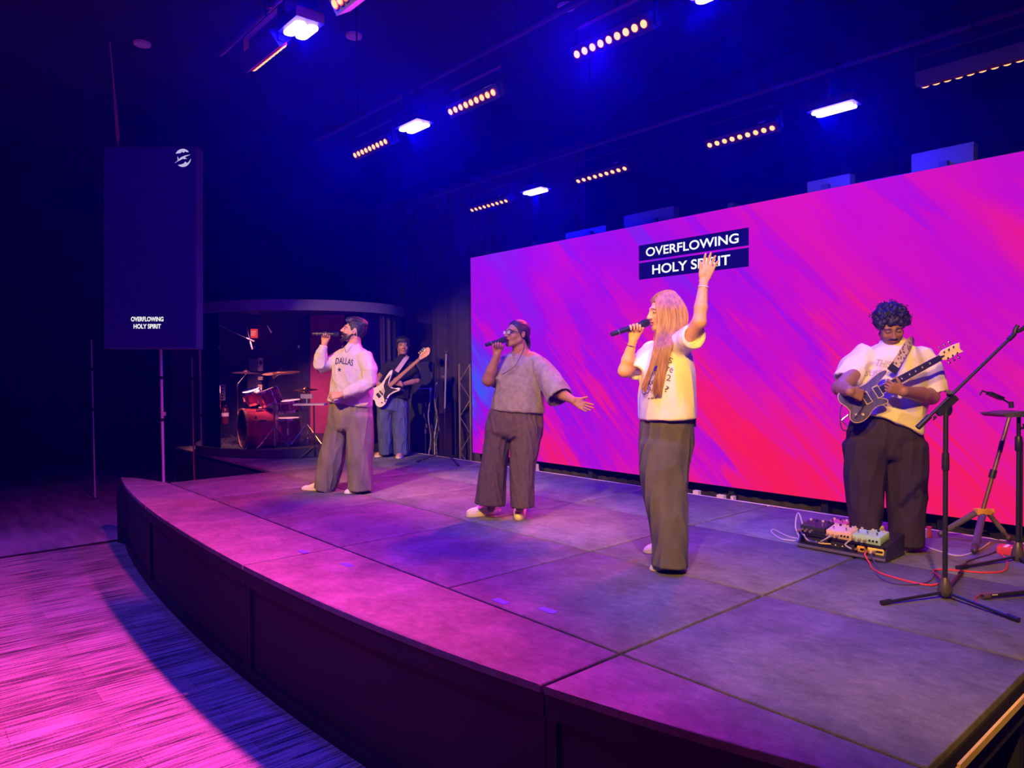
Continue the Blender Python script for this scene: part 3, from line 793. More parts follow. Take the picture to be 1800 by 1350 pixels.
def waves(seed, amp, lx, lz, n=7, mask=None):
    r = np.random.default_rng(seed); K = []
    for i in range(n):
        th = r.uniform(0, 2*PI); f = r.uniform(0.7, 1.6)
        K.append((math.cos(th)*2*PI*f/lx, math.sin(th)*2*PI*f/lx, r.uniform(-1,1)*2*PI*f/lz, r.uniform(0, 2*PI), r.uniform(0.5, 1)))
    def fn(V):
        d = np.zeros(len(V))
        for kx, ky, kz, ph, a in K: d += a*np.sin(V[:,0]*kx+V[:,1]*ky+V[:,2]*kz+ph)
        d = d/math.sqrt(n)
        d = amp*(1.0-1.7*np.abs(np.tanh(d*1.1)))          # rounded ridges with sharp valleys
        return d if mask is None else d*mask(V)
    return fn
def head_axes(yaw, pitch, roll=0.0):
    """yaw > 0 turns the face towards picture left, pitch > 0 tilts it up"""
    y, p, r = (math.radians(a) for a in (yaw, pitch, roll))
    f0 = A3((-math.sin(y), -math.cos(y), 0)); up = A3((0,0,1)); l = np.cross(up, f0)
    f = f0*math.cos(p)+up*math.sin(p); u = up*math.cos(p)-f0*math.sin(p)
    l, u = l*math.cos(r)+u*math.sin(r), u*math.cos(r)-l*math.sin(r)
    return np.stack([l, f, u])                             # rows: left, forward, up
def add_head(sd, c, ax, k, mouth=0.0, jaw=1.0):
    def p(x, y, z): return c+(ax[0]*x+ax[1]*y+ax[2]*z)*k
    E_ = lambda q, r, kk=0.01, op='add': sd.ell(p(*q), tuple(a*k for a in r), ax, kk, op)
    C_ = lambda a, b, ra, rb, kk=0.012, op='add': sd.cap(p(*a), p(*b), ra*k, rb*k, kk, op)
    E_((0,-0.014,0.03), (0.073,0.094,0.084), 0.0)
    E_((0,0.026,-0.03), (0.058,0.066,0.078), 0.02)
    for s_ in (-1, 1):
        C_((s_*0.053,0.0,-0.05), (s_*0.018,0.066,-0.093), 0.017*jaw, 0.016, 0.02)
        E_((s_*0.036,0.060,-0.028), (0.022,0.022,0.024), 0.018)
        C_((s_*0.010,0.086,0.024), (s_*0.040,0.070,0.026), 0.011, 0.011, 0.014)
    E_((0,0.074,-0.092), (0.020,0.016,0.016), 0.014)
    for s_ in (-1, 1): E_((s_*0.031,0.098,0.006), (0.017,0.016,0.011), 0.008, 'sub')
    for s_ in (-1, 1): E_((s_*0.031,0.0775,0.004), (0.0135,0.013,0.0125), 0.003)
    C_((0,0.088,0.014), (0,0.1075,-0.026), 0.0075, 0.0112, 0.009)
    for s_ in (-1, 1): E_((s_*0.011,0.099,-0.030), (0.0085,0.010,0.0075), 0.006)
    if mouth > 0: E_((0,0.097,-0.062), (0.019,0.024,0.011*mouth), 0.003, 'sub')
    g = 0.006*mouth
    E_((0,0.0915,-0.0535+g*0.5), (0.023,0.0095,0.0058), 0.004); E_((0,0.089,-0.065-g*1.3), (0.020,0.0095,0.0066), 0.004)
    for s_ in (-1, 1):
        E_((s_*0.076,-0.012,0.002), (0.007,0.019,0.031), 0.006); E_((s_*0.083,-0.008,0.004), (0.006,0.009,0.016), 0.003, 'sub')
    sd.cap(p(0,-0.030,-0.055), p(0,-0.040,-0.11), 0.050*k, 0.053*k, 0.02)
def face_color(c, ax, k, skin, lips, brow, mouth=0.0, beard=None, stub=None, closed=True):
    def fn(V):
        q = ((V-c) @ ax.T)/k; x, y, z = np.abs(q[:,0]), q[:,1], q[:,2]
        C = np.tile(skin, (len(V), 1))
        near = np.linalg.norm(q, axis=1) < 0.155
        def blend(w, col):
            w = (np.clip(w, 0, 1)*near)[:, None]; C[:] = C*(1-w)+A3(col)*w
        blend((y > 0.055)*np.clip(1-np.hypot((x-0.036)/0.028, (z+0.03)/0.028), 0, 1)*0.35, skin*A3((1.12,0.82,0.78)))
        if stub is not None:
            w = (y > 0.0)*(z < -0.028-0.25*np.maximum(0, 0.06-y))*(z > -0.13)*(y > -0.005)
            w = w*np.clip((np.abs(z+0.036)+0.01)/0.02, 0, 1)
            blend(w*0.75, stub)
        if beard is not None:
            w = (z < -0.040)*(y > 0.02)*np.clip((y-0.02)/0.03, 0, 1)*(z > -0.125)+(x < 0.032)*(z < -0.034)*(z > -0.050)*(y > 0.08)
            blend(w*0.95, beard)
        blend((np.hypot(x/0.025, (z+0.0535-0.003*mouth)/0.0062) < 1)*(y > 0.08)*0.85, lips)
        blend((np.hypot(x/0.022, (z+0.0655+0.008*mouth)/0.0070) < 1)*(y > 0.075)*0.85, lips)
        if mouth > 0:
            blend((np.hypot(x/0.020, (z+0.062)/(0.012*mouth)) < 1)*(y < 0.089)*(y > 0.05), (0.05,0.012,0.012))
            blend((np.abs(z+0.0535) < 0.005)*(x < 0.016)*(y < 0.088)*(y > 0.074), (0.75,0.7,0.65))
        blend((np.abs(z-(0.0285-0.006*(x/0.045)**2*2)) < 0.0052)*(x > 0.011)*(x < 0.050)*(y > 0.05)*0.9, brow)
        ey = np.hypot((x-0.031)/0.017, (z-0.004)/0.0095) < 1
        if closed: blend(ey*(y > 0.06)*0.25, skin*0.6); blend((np.abs(z+0.001-0.0022*np.cos((x-0.031)*90)) < 0.0030)*(np.abs(x-0.031) < 0.017)*(y > 0.06)*0.9, (0.025,0.015,0.012))
        else:
            ey2 = np.hypot((x-0.031)/0.014, (z-0.003)/0.0062) < 1
            blend(ey2*(y > 0.06), (0.42,0.38,0.36)); blend((np.hypot(x-0.031, z-0.003) < 0.0065)*(y > 0.06), (0.02,0.012,0.01))
            blend((np.abs(z-0.0095) < 0.0025)*(np.abs(x-0.031) < 0.016)*(y > 0.06), (0.02,0.012,0.01))
        return C
    return fn
def add_hand(sd, wr, d, n, right, curl, k=1.0, thumb=(0.75,0.65,0.25), tcurl=0.3, spread=0.12, into=None):
    """d: wrist -> knuckles, n: the way the palm faces, curl: bends of the four fingers (index first)"""
    d = nrm(d); n = nrm(A3(n)-d*A3(n).dot(d)); t = np.cross(d, n)*(1 if right else -1)   # towards the thumb
    wr = A3(wr)
    sd.loft([(wr-d*0.012, 0.027*k, 0.020*k, t), (wr+d*0.035*k, 0.036*k, 0.0165*k, t), (wr+d*0.088*k, 0.041*k, 0.0135*k, t)], 0.008, cut0=False, cut1=False, sq=2.6)
    sd.ell(wr+d*0.035*k+t*0.024*k+n*0.008*k, (0.018*k,0.026*k,0.014*k), np.stack([t, d, n]), 0.012)
    tips = []
    for i, (off, ln) in enumerate(((0.030,0.074), (0.0105,0.083), (-0.0095,0.077), (-0.0285,0.060))):
        b = wr+d*(0.086-0.004*abs(i-1.2))*k+t*off*k; a = 0.0
        dd = nrm(d+t*spread*(off/0.03))
        cs = curl[i] if isinstance(curl[i], (tuple, list)) else (curl[i], curl[i]*1.15, curl[i]*0.8)
        for j, (fr, r0, r1) in enumerate(((0.46,0.0092,0.0085), (0.30,0.0085,0.0078), (0.24,0.0078,0.0066))):
            a += cs[j]; v = dd*math.cos(a)+n*math.sin(a); e = b+v*ln*fr*k
            sd.cap(b, e, r0*k, r1*k, 0.0025); b = e
        tips.append(b)
    b = wr+d*0.030*k+t*0.028*k+n*0.004*k; v = nrm(t*thumb[0]+d*thumb[1]+n*thumb[2])
    e = b+v*0.040*k; sd.cap(b, e, 0.0125*k, 0.0105*k, 0.006)
    ax_ = np.cross(t, n); v2 = nrm(v*math.cos(tcurl)+(n*0.6-t*0.7)*math.sin(tcurl)); sd.cap(e, e+v2*0.032*k, 0.0105*k, 0.0082*k, 0.003)
    return t
def add_arm(sd, sh, el, wr, r=(0.050,0.041,0.040,0.027)):
    sh, el, wr = A3(sh), A3(el), A3(wr)
    sd.cap(sh, el, r[0], r[1], 0.02); sd.cap(el, el+(wr-el)*0.35, r[1]*0.95, r[2], 0.02); sd.cap(el+(wr-el)*0.35, wr, r[2], r[3], 0.01)
def add_trunk(sd, neck, Ls, Rs, pel, Lh, Rh, Lk, Rk, La, Ra, k=1.0):
    neck, Ls, Rs, pel = A3(neck), A3(Ls), A3(Rs), A3(pel); side = nrm(Ls-Rs); sd.cap(Ls, Rs, 0.048*k, 0.048*k, 0.03)
    ch = neck*0.72+pel*0.28; wa = neck*0.35+pel*0.65
    sd.loft([((neck*0.93+pel*0.07), 0.11*k, 0.07*k, side), (ch, 0.135*k, 0.092*k, side), (wa, 0.115*k, 0.085*k, side), (pel, 0.135*k, 0.095*k, side)], 0.03, cut0=False, cut1=False)
    for h_, k_, a_ in ((Lh, Lk, La), (Rh, Rk, Ra)):
        sd.cap(h_, k_, 0.070*k, 0.048*k, 0.03); sd.cap(k_, a_, 0.047*k, 0.034*k, 0.02)
def skin_mat(nm): return mat('skin_'+nm, (1,1,1), 0.48, vcol=True, vary=0.06, scale=60, bump=0.05, bscale=400, spec=0.35)
def shoe(P_, toe, heel, w, m_up, m_sole, sole=0.022, height=0.085, toe_h=0.05, laces=None, name='shoe', lift=0.0):
    """toe, heel: ground points (figure frame)"""
    toe, heel = A3(toe), A3(heel); toe[2] = heel[2] = lift; d = toe-heel; L_ = np.linalg.norm(d); d = d/L_; s = np.cross((0,0,1), d); up = A3((0,0,1))
    def outline(t):  # half width along the shoe
        t = min(max(t, 0), 1)
        return w*(0.72+0.28*math.sin(PI*min(1, max(0, (t-0.15)/0.95))))*math.sqrt(max(0, 1-((abs(t-0.5)*2)**6)))
    ts = [0.0, 0.02, 0.06, 0.14, 0.28, 0.42, 0.56, 0.7, 0.82, 0.91, 0.97, 1.0]
    poly = [(t*L_, outline(t)+0.002) for t in ts]+[(t*L_, -outline(t)-0.002) for t in reversed(ts)]
    mb = MB(); mb.prism(poly, heel, d, s, up, 0.001, sole, 0.004)
    up_ = MB(); n = 10; rings = []
    def hh(t):
        if t < 0.42: return height*(0.96+0.04*t)
        return toe_h+(height-toe_h)*max(0, 1-(t-0.42)/0.33)**1.4-0.016*max(0, (t-0.8)/0.2)
    tt = [0.015, 0.05, 0.14, 0.28, 0.42, 0.5, 0.58, 0.66, 0.75, 0.84, 0.92, 0.97, 0.992]
    for t in tt:
        hw = outline(t)*0.96; z = sole+(hh(t)-sole)*(math.sqrt(max(0.05, 1-max(0, (t-0.86)/0.14)**2)) if t > 0.86 else 1)
        c = heel+d*t*L_
        for j in range(n+1):
            a = PI*j/n; cw = math.cos(a); sw = math.sin(a)
            narrow = 1-0.38*sw*(1 if t < 0.6 else 0.5)
            rings.append(c+s*hw*cw*narrow*(1 if abs(cw) < 1 else 1)+up*(sole-0.004+(z-sole+0.004)*sw**0.75))
    k = n+1; fs = [(i*k+j, i*k+j+1, (i+1)*k+j+1, (i+1)*k+j) for i in range(len(tt)-1) for j in range(n)]
    fs += [tuple(range(k)), tuple((len(tt)-1)*k+j for j in reversed(range(k)))]
    fs += [tuple([i*k for i in range(len(tt))]+[i*k+n for i in reversed(range(len(tt)))])]
    up_.add(rings, fs)
    o = P_.lmb(up_, name, m_up, sharp=2); P_.lmb(mb, 'sole', m_sole, o)
    if laces is not None:
        lb = MB()
        for t in (0.46, 0.53, 0.60, 0.67):
            c = heel+d*t*L_+up*(hh(t)+0.002); hw = outline(t)*0.38
            lb.tube([c-s*hw-up*0.012, c-s*hw*0.5+up*0.001, c+s*hw*0.5+up*0.001+d*0.008, c+s*hw-up*0.012+d*0.01], 0.003, 5)
        P_.lmb(lb, 'laces', laces, o)
    return o
def hair_cap(P_, c, ax, k, inflate=(0.010,0.010,0.012), cut=0.015, blobs=None, h=None, fold=None, m_=None, name='hair', nape=-0.075, extra=None, side=0.09, kk=0.006):
    r = 0.16*k; sd = SDF(c-r-0.03, c+r+0.03, h or P_.h)
    def p(x, y, z): return c+(ax[0]*x+ax[1]*y+ax[2]*z)*k
    sd.ell(p(0,-0.016,0.032), ((0.073+inflate[0])*k, (0.094+inflate[1])*k, (0.084+inflate[2])*k), ax)
    nv = nrm(ax[1]*0.8-ax[2]*0.6); c0 = cut*k
    def plane(X, Y, Z): return -(((X-c[0])*nv[0]+(Y-c[1])*nv[1]+(Z-c[2])*nv[2])-c0)
    sd.put(plane, c-r, c+r, 0.008, 'sub')
    u = ax[2]
    def nap(X, Y, Z): return ((X-c[0])*u[0]+(Y-c[1])*u[1]+(Z-c[2])*u[2])-nape*k
    sd.put(nap, c-r, c+r, 0.01, 'sub')
    if extra: extra(sd, p)
    if blobs:
        for q, rr in blobs: sd.ell(p(*q), rr*k, None, kk)
    return P_.finish(sd, name, m_, fold=fold)
def decal(P_, target, s, px, py, hpx, wpx, m_, name, parent, rot=0.0, arch=0.0, bold=0.01, lift=0.004, shear=0.0, me=None):
    """lettering printed on cloth: a text outline laid onto the garment's surface"""
    V, F = target
    bv = BVHTree.FromPolygons([tuple(v) for v in P_.W(V)], [tuple(f) for f in F])
    me = me or textmesh(s, 1.0, bold, sub=2, shear=shear)
    co = np.array([v.co for v in me.vertices]); lo, hi = co.min(0), co.max(0); c = (lo+hi)/2
    keep = []
    for v in me.vertices:
        x = (v.co.x-c[0])/(hi[0]-lo[0])*wpx; y = -(v.co.y-c[1])/(hi[1]-lo[1])*hpx
        y += arch*((2*x/wpx)**2)
        xr = px+x*math.cos(rot)-y*math.sin(rot); yr = py+x*math.sin(rot)+y*math.cos(rot)
        d = Vector(ray(xr, yr)).normalized(); hit = bv.ray_cast(Vector(CP), d)
        if hit[0] is not None: v.co = hit[0]-d*lift; keep.append(True)
        else: keep.append(False); v.co = Vector(dep(xr, yr, P_.D))
    bm = bmesh.new(); bm.from_mesh(me); bm.verts.ensure_lookup_table()
    bmesh.ops.delete(bm, geom=[bm.verts[i] for i, q in enumerate(keep) if not q], context='VERTS'); bm.to_mesh(me); bm.free()
    return link(name, me, m_, parent)
def microphone(tail, head, label, r=0.019):
    """world points: tail end and centre of the ball"""
    tail, head = A3(tail), A3(head); d = nrm(head-tail); L_ = np.linalg.norm(head-tail)
    r_ = empty('handheld_microphone', tuple(tail), label, 'microphone', 'handheld microphones')
    BLK = mat('mic_black', (0.02,0.02,0.025), 0.35, metal=0.3)
    MB().lathe(tail, d, [(0.010,0),(0.0145,0.004),(0.0155,0.03),(0.0165,0.05),(0.0185,L_-0.05),(0.021,L_-0.03)], 18).build('body', BLK, r_)
    MB().lathe(tail, d, [(0.0168,0.046),(0.0172,0.047),(0.0172,0.052),(0.0168,0.053)], 18).build('band', mat('mic_band', (0.25,0.25,0.28), 0.3, metal=0.8), r_)
    MB().lathe(tail, d, [(0.0215,L_-0.032),(0.0245,L_-0.022),(0.025,L_-0.006),(0.0235,L_+0.008),(0.018,L_+0.018),(0.008,L_+0.023)], 18).build('grille', mat('mic_grille', (0.03,0.03,0.035), 0.5, metal=0.5, bump=0.8, bscale=700), r_)
    return r_
DENIM = lambda nm, c: mat(nm, c, 0.85, vary=0.28, scale=9, bump=0.25, bscale=350, stretch=(1,1,0.35), spec=0.15)
CLOTH = lambda nm, c, v=0.08: mat(nm, c, 0.88, vary=v, scale=30, bump=0.15, bscale=500, spec=0.2)
WHITE_SOLE = mat('white_rubber', (0.75,0.72,0.66), 0.6); HAIRK = mat('black_hair', (0.012,0.010,0.011), 0.42, vary=0.4, scale=40, bump=0.5, bscale=150)

# ---- singer in the grey DALLAS sweatshirt
a = Person('person', 'bearded person in grey DALLAS sweatshirt and wide washed jeans singing with chin raised', 7.45, (592,864), (0.50,0.27,0.165), 0.0055)
ax = head_axes(80, 17); hc = a.P(621.5, 582.5, -0.01); K = 1.1
J = dict(neck=a.P(624,611,0.0), Ls=a.P(643,626,-0.10), Rs=a.P(602,625,0.12), pel=a.P(614,722,0), Lh=a.P(631,730,-0.05), Rh=a.P(598,730,0.05), Lk=a.P(632,790,-0.06), Rk=a.P(584,790,0.03), La=a.P(634,856,-0.08), Ra=a.P(570,855,0.05))
Rel, Rwr = a.P(561,645,-0.06), a.P(570.5,603,-0.08); Lel, Lwr = a.P(649,674,-0.14), a.P(600,694,-0.27)
lo, hi = a.box(list(J.values())+[hc, Rel, Rwr, Lel, Lwr, a.P(545,585,-0.1), hc+A3((0,0,0.1))], 0.13)
sd = SDF(lo, hi, a.h)
add_trunk(sd, **{k: J[k] for k in ('neck','Ls','Rs','pel','Lh','Rh','Lk','Rk','La','Ra')})
sd.cap(hc-ax[2]*0.07-ax[1]*0.03, J['neck'], 0.058, 0.066, 0.02)
add_head(sd, hc, ax, K, 0.9); add_arm(sd, J['Rs'], Rel, Rwr, (0.045,0.034,0.036,0.027)); add_arm(sd, J['Ls'], Lel, Lwr, (0.045,0.036,0.038,0.027))
add_hand(sd, Rwr, (0.12,-0.1,1), (0.1,-1,0.05), True, [(0.9,1.3,0.9)]*4, 1.0, (0.5,0.8,0.4), 0.5)
add_hand(sd, Lwr, (-1,-0.15,-0.12), (0.1,0.85,-0.5), False, [0.55,0.65,0.75,0.8], 1.0, (0.45,0.85,0.2), 0.3)
a.finish(sd, 'body', skin_mat('tan'), col=face_color(hc, ax, K, a.skin, (0.42,0.13,0.11), (0.02,0.014,0.012), 0.9, beard=(0.022,0.015,0.013)))
def topknot(s, p):
    for i in range(25):                                     # longer hair on top, combed back
        x = (i % 5-2)*0.022; y = 0.062-(i//5)*0.034
        z = 0.030+0.094*math.sqrt(max(0.02, 1-((y+0.014)/0.110)**2-(x/0.085)**2)); s.ell(p(x, y, z), (0.022,0.040,0.020), ax, 0.014)
hair_cap(a, hc, ax, K, (0.002,0.006,0.010), 0.018, h=0.005, m_=HAIRK, extra=topknot, fold=lambda V: 0.0022*np.sin(((V-hc) @ ax[0])*260+0.7*np.sin(((V-hc) @ ax[1])*60)), nape=-0.055)
# beard: a thin shell over jaw and chin
sd = SDF(hc-0.2, hc+0.2, 0.0045)
def hp(x, y, z): return hc+(ax[0]*x+ax[1]*y+ax[2]*z)*K
for s_ in (-1, 1): sd.cap(hp(s_*0.064,0.0,-0.035), hp(s_*0.052,0.035,-0.080), 0.011, 0.016, 0.01); sd.cap(hp(s_*0.050,0.037,-0.080), hp(s_*0.012,0.082,-0.098), 0.016, 0.021, 0.01); sd.cap(hp(s_*0.004,0.101,-0.041), hp(s_*0.030,0.088,-0.058), 0.006, 0.006, 0.004)
sd.ell(hp(0,0.080,-0.104), (0.028,0.022,0.022), ax, 0.012)
a.finish(sd, 'beard', HAIRK, fold=waves(4, 0.002, 0.02, 0.02, 6))
SW = CLOTH('grey_sweatshirt', (0.47,0.45,0.40))
sd = SDF(*a.box([J['neck'], J['Ls'], J['Rs'], J['pel'], Rel, Rwr, Lel, Lwr], 0.20), 0.0075)
sd.loft([a.sec(611,636,608,0.01,0.075), a.sec(600,645,617,0,0.10), a.sec(591,653,630,0,0.125), a.sec(585,655,655,-0.01,0.145), a.sec(580,655,690,-0.01,0.145), a.sec(575,653,711,-0.01,0.145)], 0.02, cut0=False, sq=2.3)
sd.loft(a.limb([(605,624,11.5,0.11,0.07), (582,637,11.5,0.03,0.072), (562,646,10.0,-0.06,0.066)]), 0.03, cut0=False, cut1=False)
sd.loft(a.limb([(562,645,10.5,-0.06,0.064), (564,627,10.5,-0.07,0.06), (569,607,7.0,-0.08,0.042)]), 0.02, cut0=False)
sd.loft(a.limb([(641,626,13,-0.08,0.075), (649,650,13.5,-0.13,0.08), (649,674,12,-0.15,0.072)]), 0.025, cut0=False, cut1=False)
sd.loft(a.limb([(648,674,12,-0.15,0.07), (628,684.5,11,-0.20,0.062), (603,693.5,7.5,-0.26,0.045)]), 0.02, cut0=False)
shirt, SV, SF = a.finish(sd, 'sweatshirt', SW, 1, fold=waves(5, 0.008, 0.16, 0.22, 8))
NAVYP = mat('navy_print', (0.03,0.025,0.07), 0.8)
decal(a, (SV, SF), 'DALLAS', 605.5, 634.5, 11.5, 31, NAVYP, 'chest_lettering', shirt, rot=0.12, arch=2.2, bold=0.02)
star = bpy.data.meshes.new('star'); sv = [((1 if i % 2 == 0 else 0.4)*math.sin(PI*i/5), (1 if i % 2 == 0 else 0.4)*math.cos(PI*i/5), 0) for i in range(10)]
star.from_pydata([(0,0,0)]+sv, [], [(0, 1+i, 1+(i+1) % 10) for i in range(10)])
decal(a, (SV, SF), '', 596.5, 649.5, 9, 8, NAVYP, 'chest_star', shirt, me=star)
nk = a.P(612,613,-0.09); nl = MB(); nl.tube(spline([a.P(607,606,-0.06), a.P(606,613,-0.10), a.P(609,620,-0.135), a.P(614,613,-0.12), a.P(619,607,-0.09)], 5), 0.0022, 5)
a.lmb(nl, 'necklace', mat('silver', (0.7,0.68,0.66), 0.25, metal=1.0))
ear = MB().sphere(hp(0.082,0.004,-0.004), 0.010).tube(spline([hp(0.084,0.0,0.004), hp(0.088,-0.012,0.02), hp(0.082,-0.03,0.005), hp(0.066,-0.045,-0.05)], 5), 0.0025, 5)
a.lmb(ear, 'in_ear_monitor', mat('clear_grey', (0.55,0.55,0.6), 0.2))
JA = DENIM('washed_grey_denim', (0.175,0.150,0.135))
sd = SDF(*a.box([J['pel'], a.P(560,866,0), a.P(655,866,0)], 0.22), 0.0075)
sd.loft([a.sec(579,651,706,0,0.135), a.sec(577,655,728,0,0.15), a.sec(580,655,748,0,0.14)], 0.02, cut1=False)
sd.loft([a.sec(577,612,735,0.03,0.125), a.sec(571,609,765,0.03,0.12), a.sec(561,606,805,0.03,0.125), a.sec(554,597,840,0.04,0.12), a.sec(552,588,860,0.05,0.115)], 0.02, cut0=False)
sd.loft([a.sec(612,655,735,-0.04,0.125), a.sec(610,656,765,-0.05,0.12), a.sec(609,655,805,-0.05,0.125), a.sec(612,655,840,-0.06,0.12), a.sec(613,656,863,-0.07,0.115)], 0.02, cut0=False)
a.finish(sd, 'jeans', JA, 1, fold=waves(6, 0.007, 0.13, 0.60, 9))
CANV = mat('white_canvas_shoe', (0.72,0.68,0.62), 0.75, vary=0.06, scale=40)
shoe(a, a.ground(531,860.5), a.ground(571,863), 0.046, CANV, WHITE_SOLE); shoe(a, a.ground(606,868.5), a.ground(640,863), 0.046, CANV, WHITE_SOLE)
mt = a.W(a.P(548.5,586.8,-0.14)); mh = a.W(a.P(592,587.6,-0.11))
microphone(mt, mh, 'black handheld microphone at the mouth of the bearded singer')

# ---- singer in the loose grey top, glasses and braids
b = Person('person', 'person with glasses and braids in loose grey top, one open hand held out', 6.05, (880,908), (0.255,0.125,0.068), 0.005)
ax = head_axes(56, 8); hc = b.P(908.5, 588, -0.02); K = 1.02
J = dict(neck=b.P(917,619,0.0), Ls=b.P(944,636,-0.08), Rs=b.P(891,634,0.10), pel=b.P(908,735,0), Lh=b.P(926,745,-0.04), Rh=b.P(889,745,0.04), Lk=b.P(916,812,-0.05), Rk=b.P(871,812,0.03), La=b.P(914,893,-0.06), Ra=b.P(863,893,0.03))
Rel, Rwr = b.P(859,668,-0.08), b.P(873.5,624,-0.14); Lel, Lwr = b.P(979,688,-0.22), b.P(1008,704,-0.36)
lo, hi = b.box(list(J.values())+[hc, Rel, Rwr, Lel, Lwr, b.P(1040,725,-0.4), hc+A3((0,0,0.1))], 0.13)
sd = SDF(lo, hi, b.h)
add_trunk(sd, **{k: J[k] for k in ('neck','Ls','Rs','pel','Lh','Rh','Lk','Rk','La','Ra')}, k=1.05)
sd.cap(hc-ax[2]*0.07-ax[1]*0.03, J['neck'], 0.056, 0.066, 0.02); sd.cap(J['neck']+A3((-0.09,0.05,-0.045)), J['neck']+A3((0.09,-0.05,-0.045)), 0.045, 0.045, 0.04)
add_head(sd, hc, ax, K, 0.7, 1.15); add_arm(sd, J['Rs'], Rel, Rwr, (0.058,0.052,0.048,0.028)); add_arm(sd, J['Ls'], Lel, Lwr, (0.058,0.048,0.045,0.028))
add_hand(sd, Rwr, (0.0,-0.15,1), (0.05,-1,0.05), True, [(0.9,1.3,0.9)]*4, 0.95, (0.5,0.8,0.4), 0.5)
add_hand(sd, Lwr, (0.80,-0.15,-0.45), (-0.1,-0.85,0.5), False, [0.10,0.14,0.2,0.26], 1.0, (0.75,0.75,0.1), 0.1, 0.22)
b.finish(sd, 'body', skin_mat('brown'), col=face_color(hc, ax, K, b.skin, (0.30,0.085,0.075), (0.02,0.012,0.01), 0.7, closed=True))
hair_cap(b, hc, ax, K, (0.006,0.006,0.008), 0.010, h=0.0048, m_=HAIRK, fold=lambda V: 0.0035*np.abs(np.sin(((V-hc) @ ax[0])*170))-0.001, nape=-0.055)
def hp(x, y, z): return hc+(ax[0]*x+ax[1]*y+ax[2]*z)*K
for i in range(13):                                           # braids gathered at the nape
    u_ = (i-6)/6; pts = [hp(0.060*u_, -0.085+0.025*abs(u_), 0.02), hp(0.062*u_, -0.105+0.02*abs(u_), -0.03), hp(0.05*u_+0.012*math.sin(i*2), -0.108, -0.075), hp(0.045*u_+0.02*math.sin(i), -0.10, -0.12-0.02*math.sin(i*1.7))]
    sp_ = spline(pts, 7); b.lmb(MB().tube(sp_, [0.0085*(1+0.18*math.sin(q*2.1)) for q in range(len(sp_))], 6), 'braid', HAIRK)
sp_ = spline([hp(0.075,-0.03,-0.06), b.P(921,612,-0.13), b.P(914,628,-0.175), b.P(905,643,-0.195), b.P(893,652,-0.185), b.P(883,658,-0.16)], 7)
b.lmb(MB().tube(sp_, 0.0035, 6), 'earpiece_cable', CABLE)
FRM = mat('glasses_frame', (0.02,0.02,0.05), 0.3); gl = MB()
for s_ in (-1, 1):
    gl.tube([hp(s_*(0.031+0.022*math.copysign(abs(math.cos(q))**0.6, math.cos(q))), 0.103-0.006*abs(math.cos(q)), 0.002+0.017*math.copysign(abs(math.sin(q))**0.6, math.sin(q))) for q in np.linspace(0, 2*PI, 20)[:-1]], 0.0026, 6, closed=True)
    gl.tube([hp(s_*0.053,0.097,0.010), hp(s_*0.074,0.05,0.012), hp(s_*0.079,-0.005,0.012)], 0.0028, 6)
gl.tube([hp(-0.009,0.104,0.005), hp(0,0.107,0.009), hp(0.009,0.104,0.005)], 0.0024, 6)
go = b.lmb(gl, 'glasses', FRM)
for s_ in (-1, 1):
    b.lmb(MB().prism([(0.020*math.copysign(abs(math.cos(q))**0.6, math.cos(q)), 0.015*math.copysign(abs(math.sin(q))**0.6, math.sin(q))) for q in np.linspace(0, 2*PI, 18)[:-1]], hp(s_*0.031,0.100,0.002), ax[0], ax[2], ax[1], -0.0006, 0.0006), 'lens', mat('spectacle_glass', (0.9,0.9,0.95), 0.03, alpha=0.22, spec=0.8), go)
TOPB = CLOTH('heather_grey_top', (0.20,0.175,0.18), 0.16)
sd = SDF(*b.box([J['neck'], J['Ls'], J['Rs'], b.P(865,725,0), b.P(1003,715,-0.3), Rel], 0.17), 0.0075)
sd.loft([b.sec(898,941,622,0.0,0.082), b.sec(886,950,631,0,0.125), b.sec(878,955,650,0,0.15), b.sec(872,955,685,-0.01,0.165), b.sec(866,956,710,-0.01,0.165), b.sec(863,957,723,-0.01,0.165)], 0.03, sq=2.3)
sd.loft(b.limb([(944,636,13,-0.06,0.10), (958,655,18,-0.12,0.12), (974,680,21,-0.19,0.13), (984,699,22,-0.24,0.135)]), 0.03, cut0=False)
sd.loft(b.limb([(893,638,13,0.08,0.09), (880,656,17,0.03,0.10), (871,674,14.5,-0.01,0.105)]), 0.03, cut0=False)
sd.loft(b.limb([(966,668,15,-0.155,0.10), (975,682,18.5,-0.195,0.115), (989,708,20.5,-0.26,0.125)]), 0.0, 'sub')
sd.loft([b.sec(899,938,608,-0.01,0.075), b.sec(903,936,628,-0.02,0.07)], 0.0, 'sub')
top, SV, SF = b.finish(sd, 'loose_top', TOPB, 1, fold=waves(15, 0.008, 0.20, 0.35, 8))
cr_ = MB().box(b.P(903,627,-0.17), (0.006,0.003,0.03)).box(b.P(903,625,-0.17), (0.018,0.003,0.006)); cr_.tube(spline([b.P(897,613,-0.10), b.P(899,621,-0.145), b.P(903,623,-0.168), b.P(909,620,-0.15), b.P(917,613,-0.10)], 5), 0.0018, 5)
b.lmb(cr_, 'cross_necklace', mat('gold', (0.75,0.50,0.15), 0.25, metal=1.0))
TRB = CLOTH('dark_brown_trousers', (0.085,0.058,0.052), 0.15)
sd = SDF(*b.box([J['pel'], b.P(840,893,0), b.P(938,893,0), b.P(908,715,0)], 0.2), 0.0075)
sd.loft([b.sec(866,953,712,0,0.15), b.sec(858,955,738,0,0.165), b.sec(855,953,758,0,0.16)], 0.02, cut1=False)
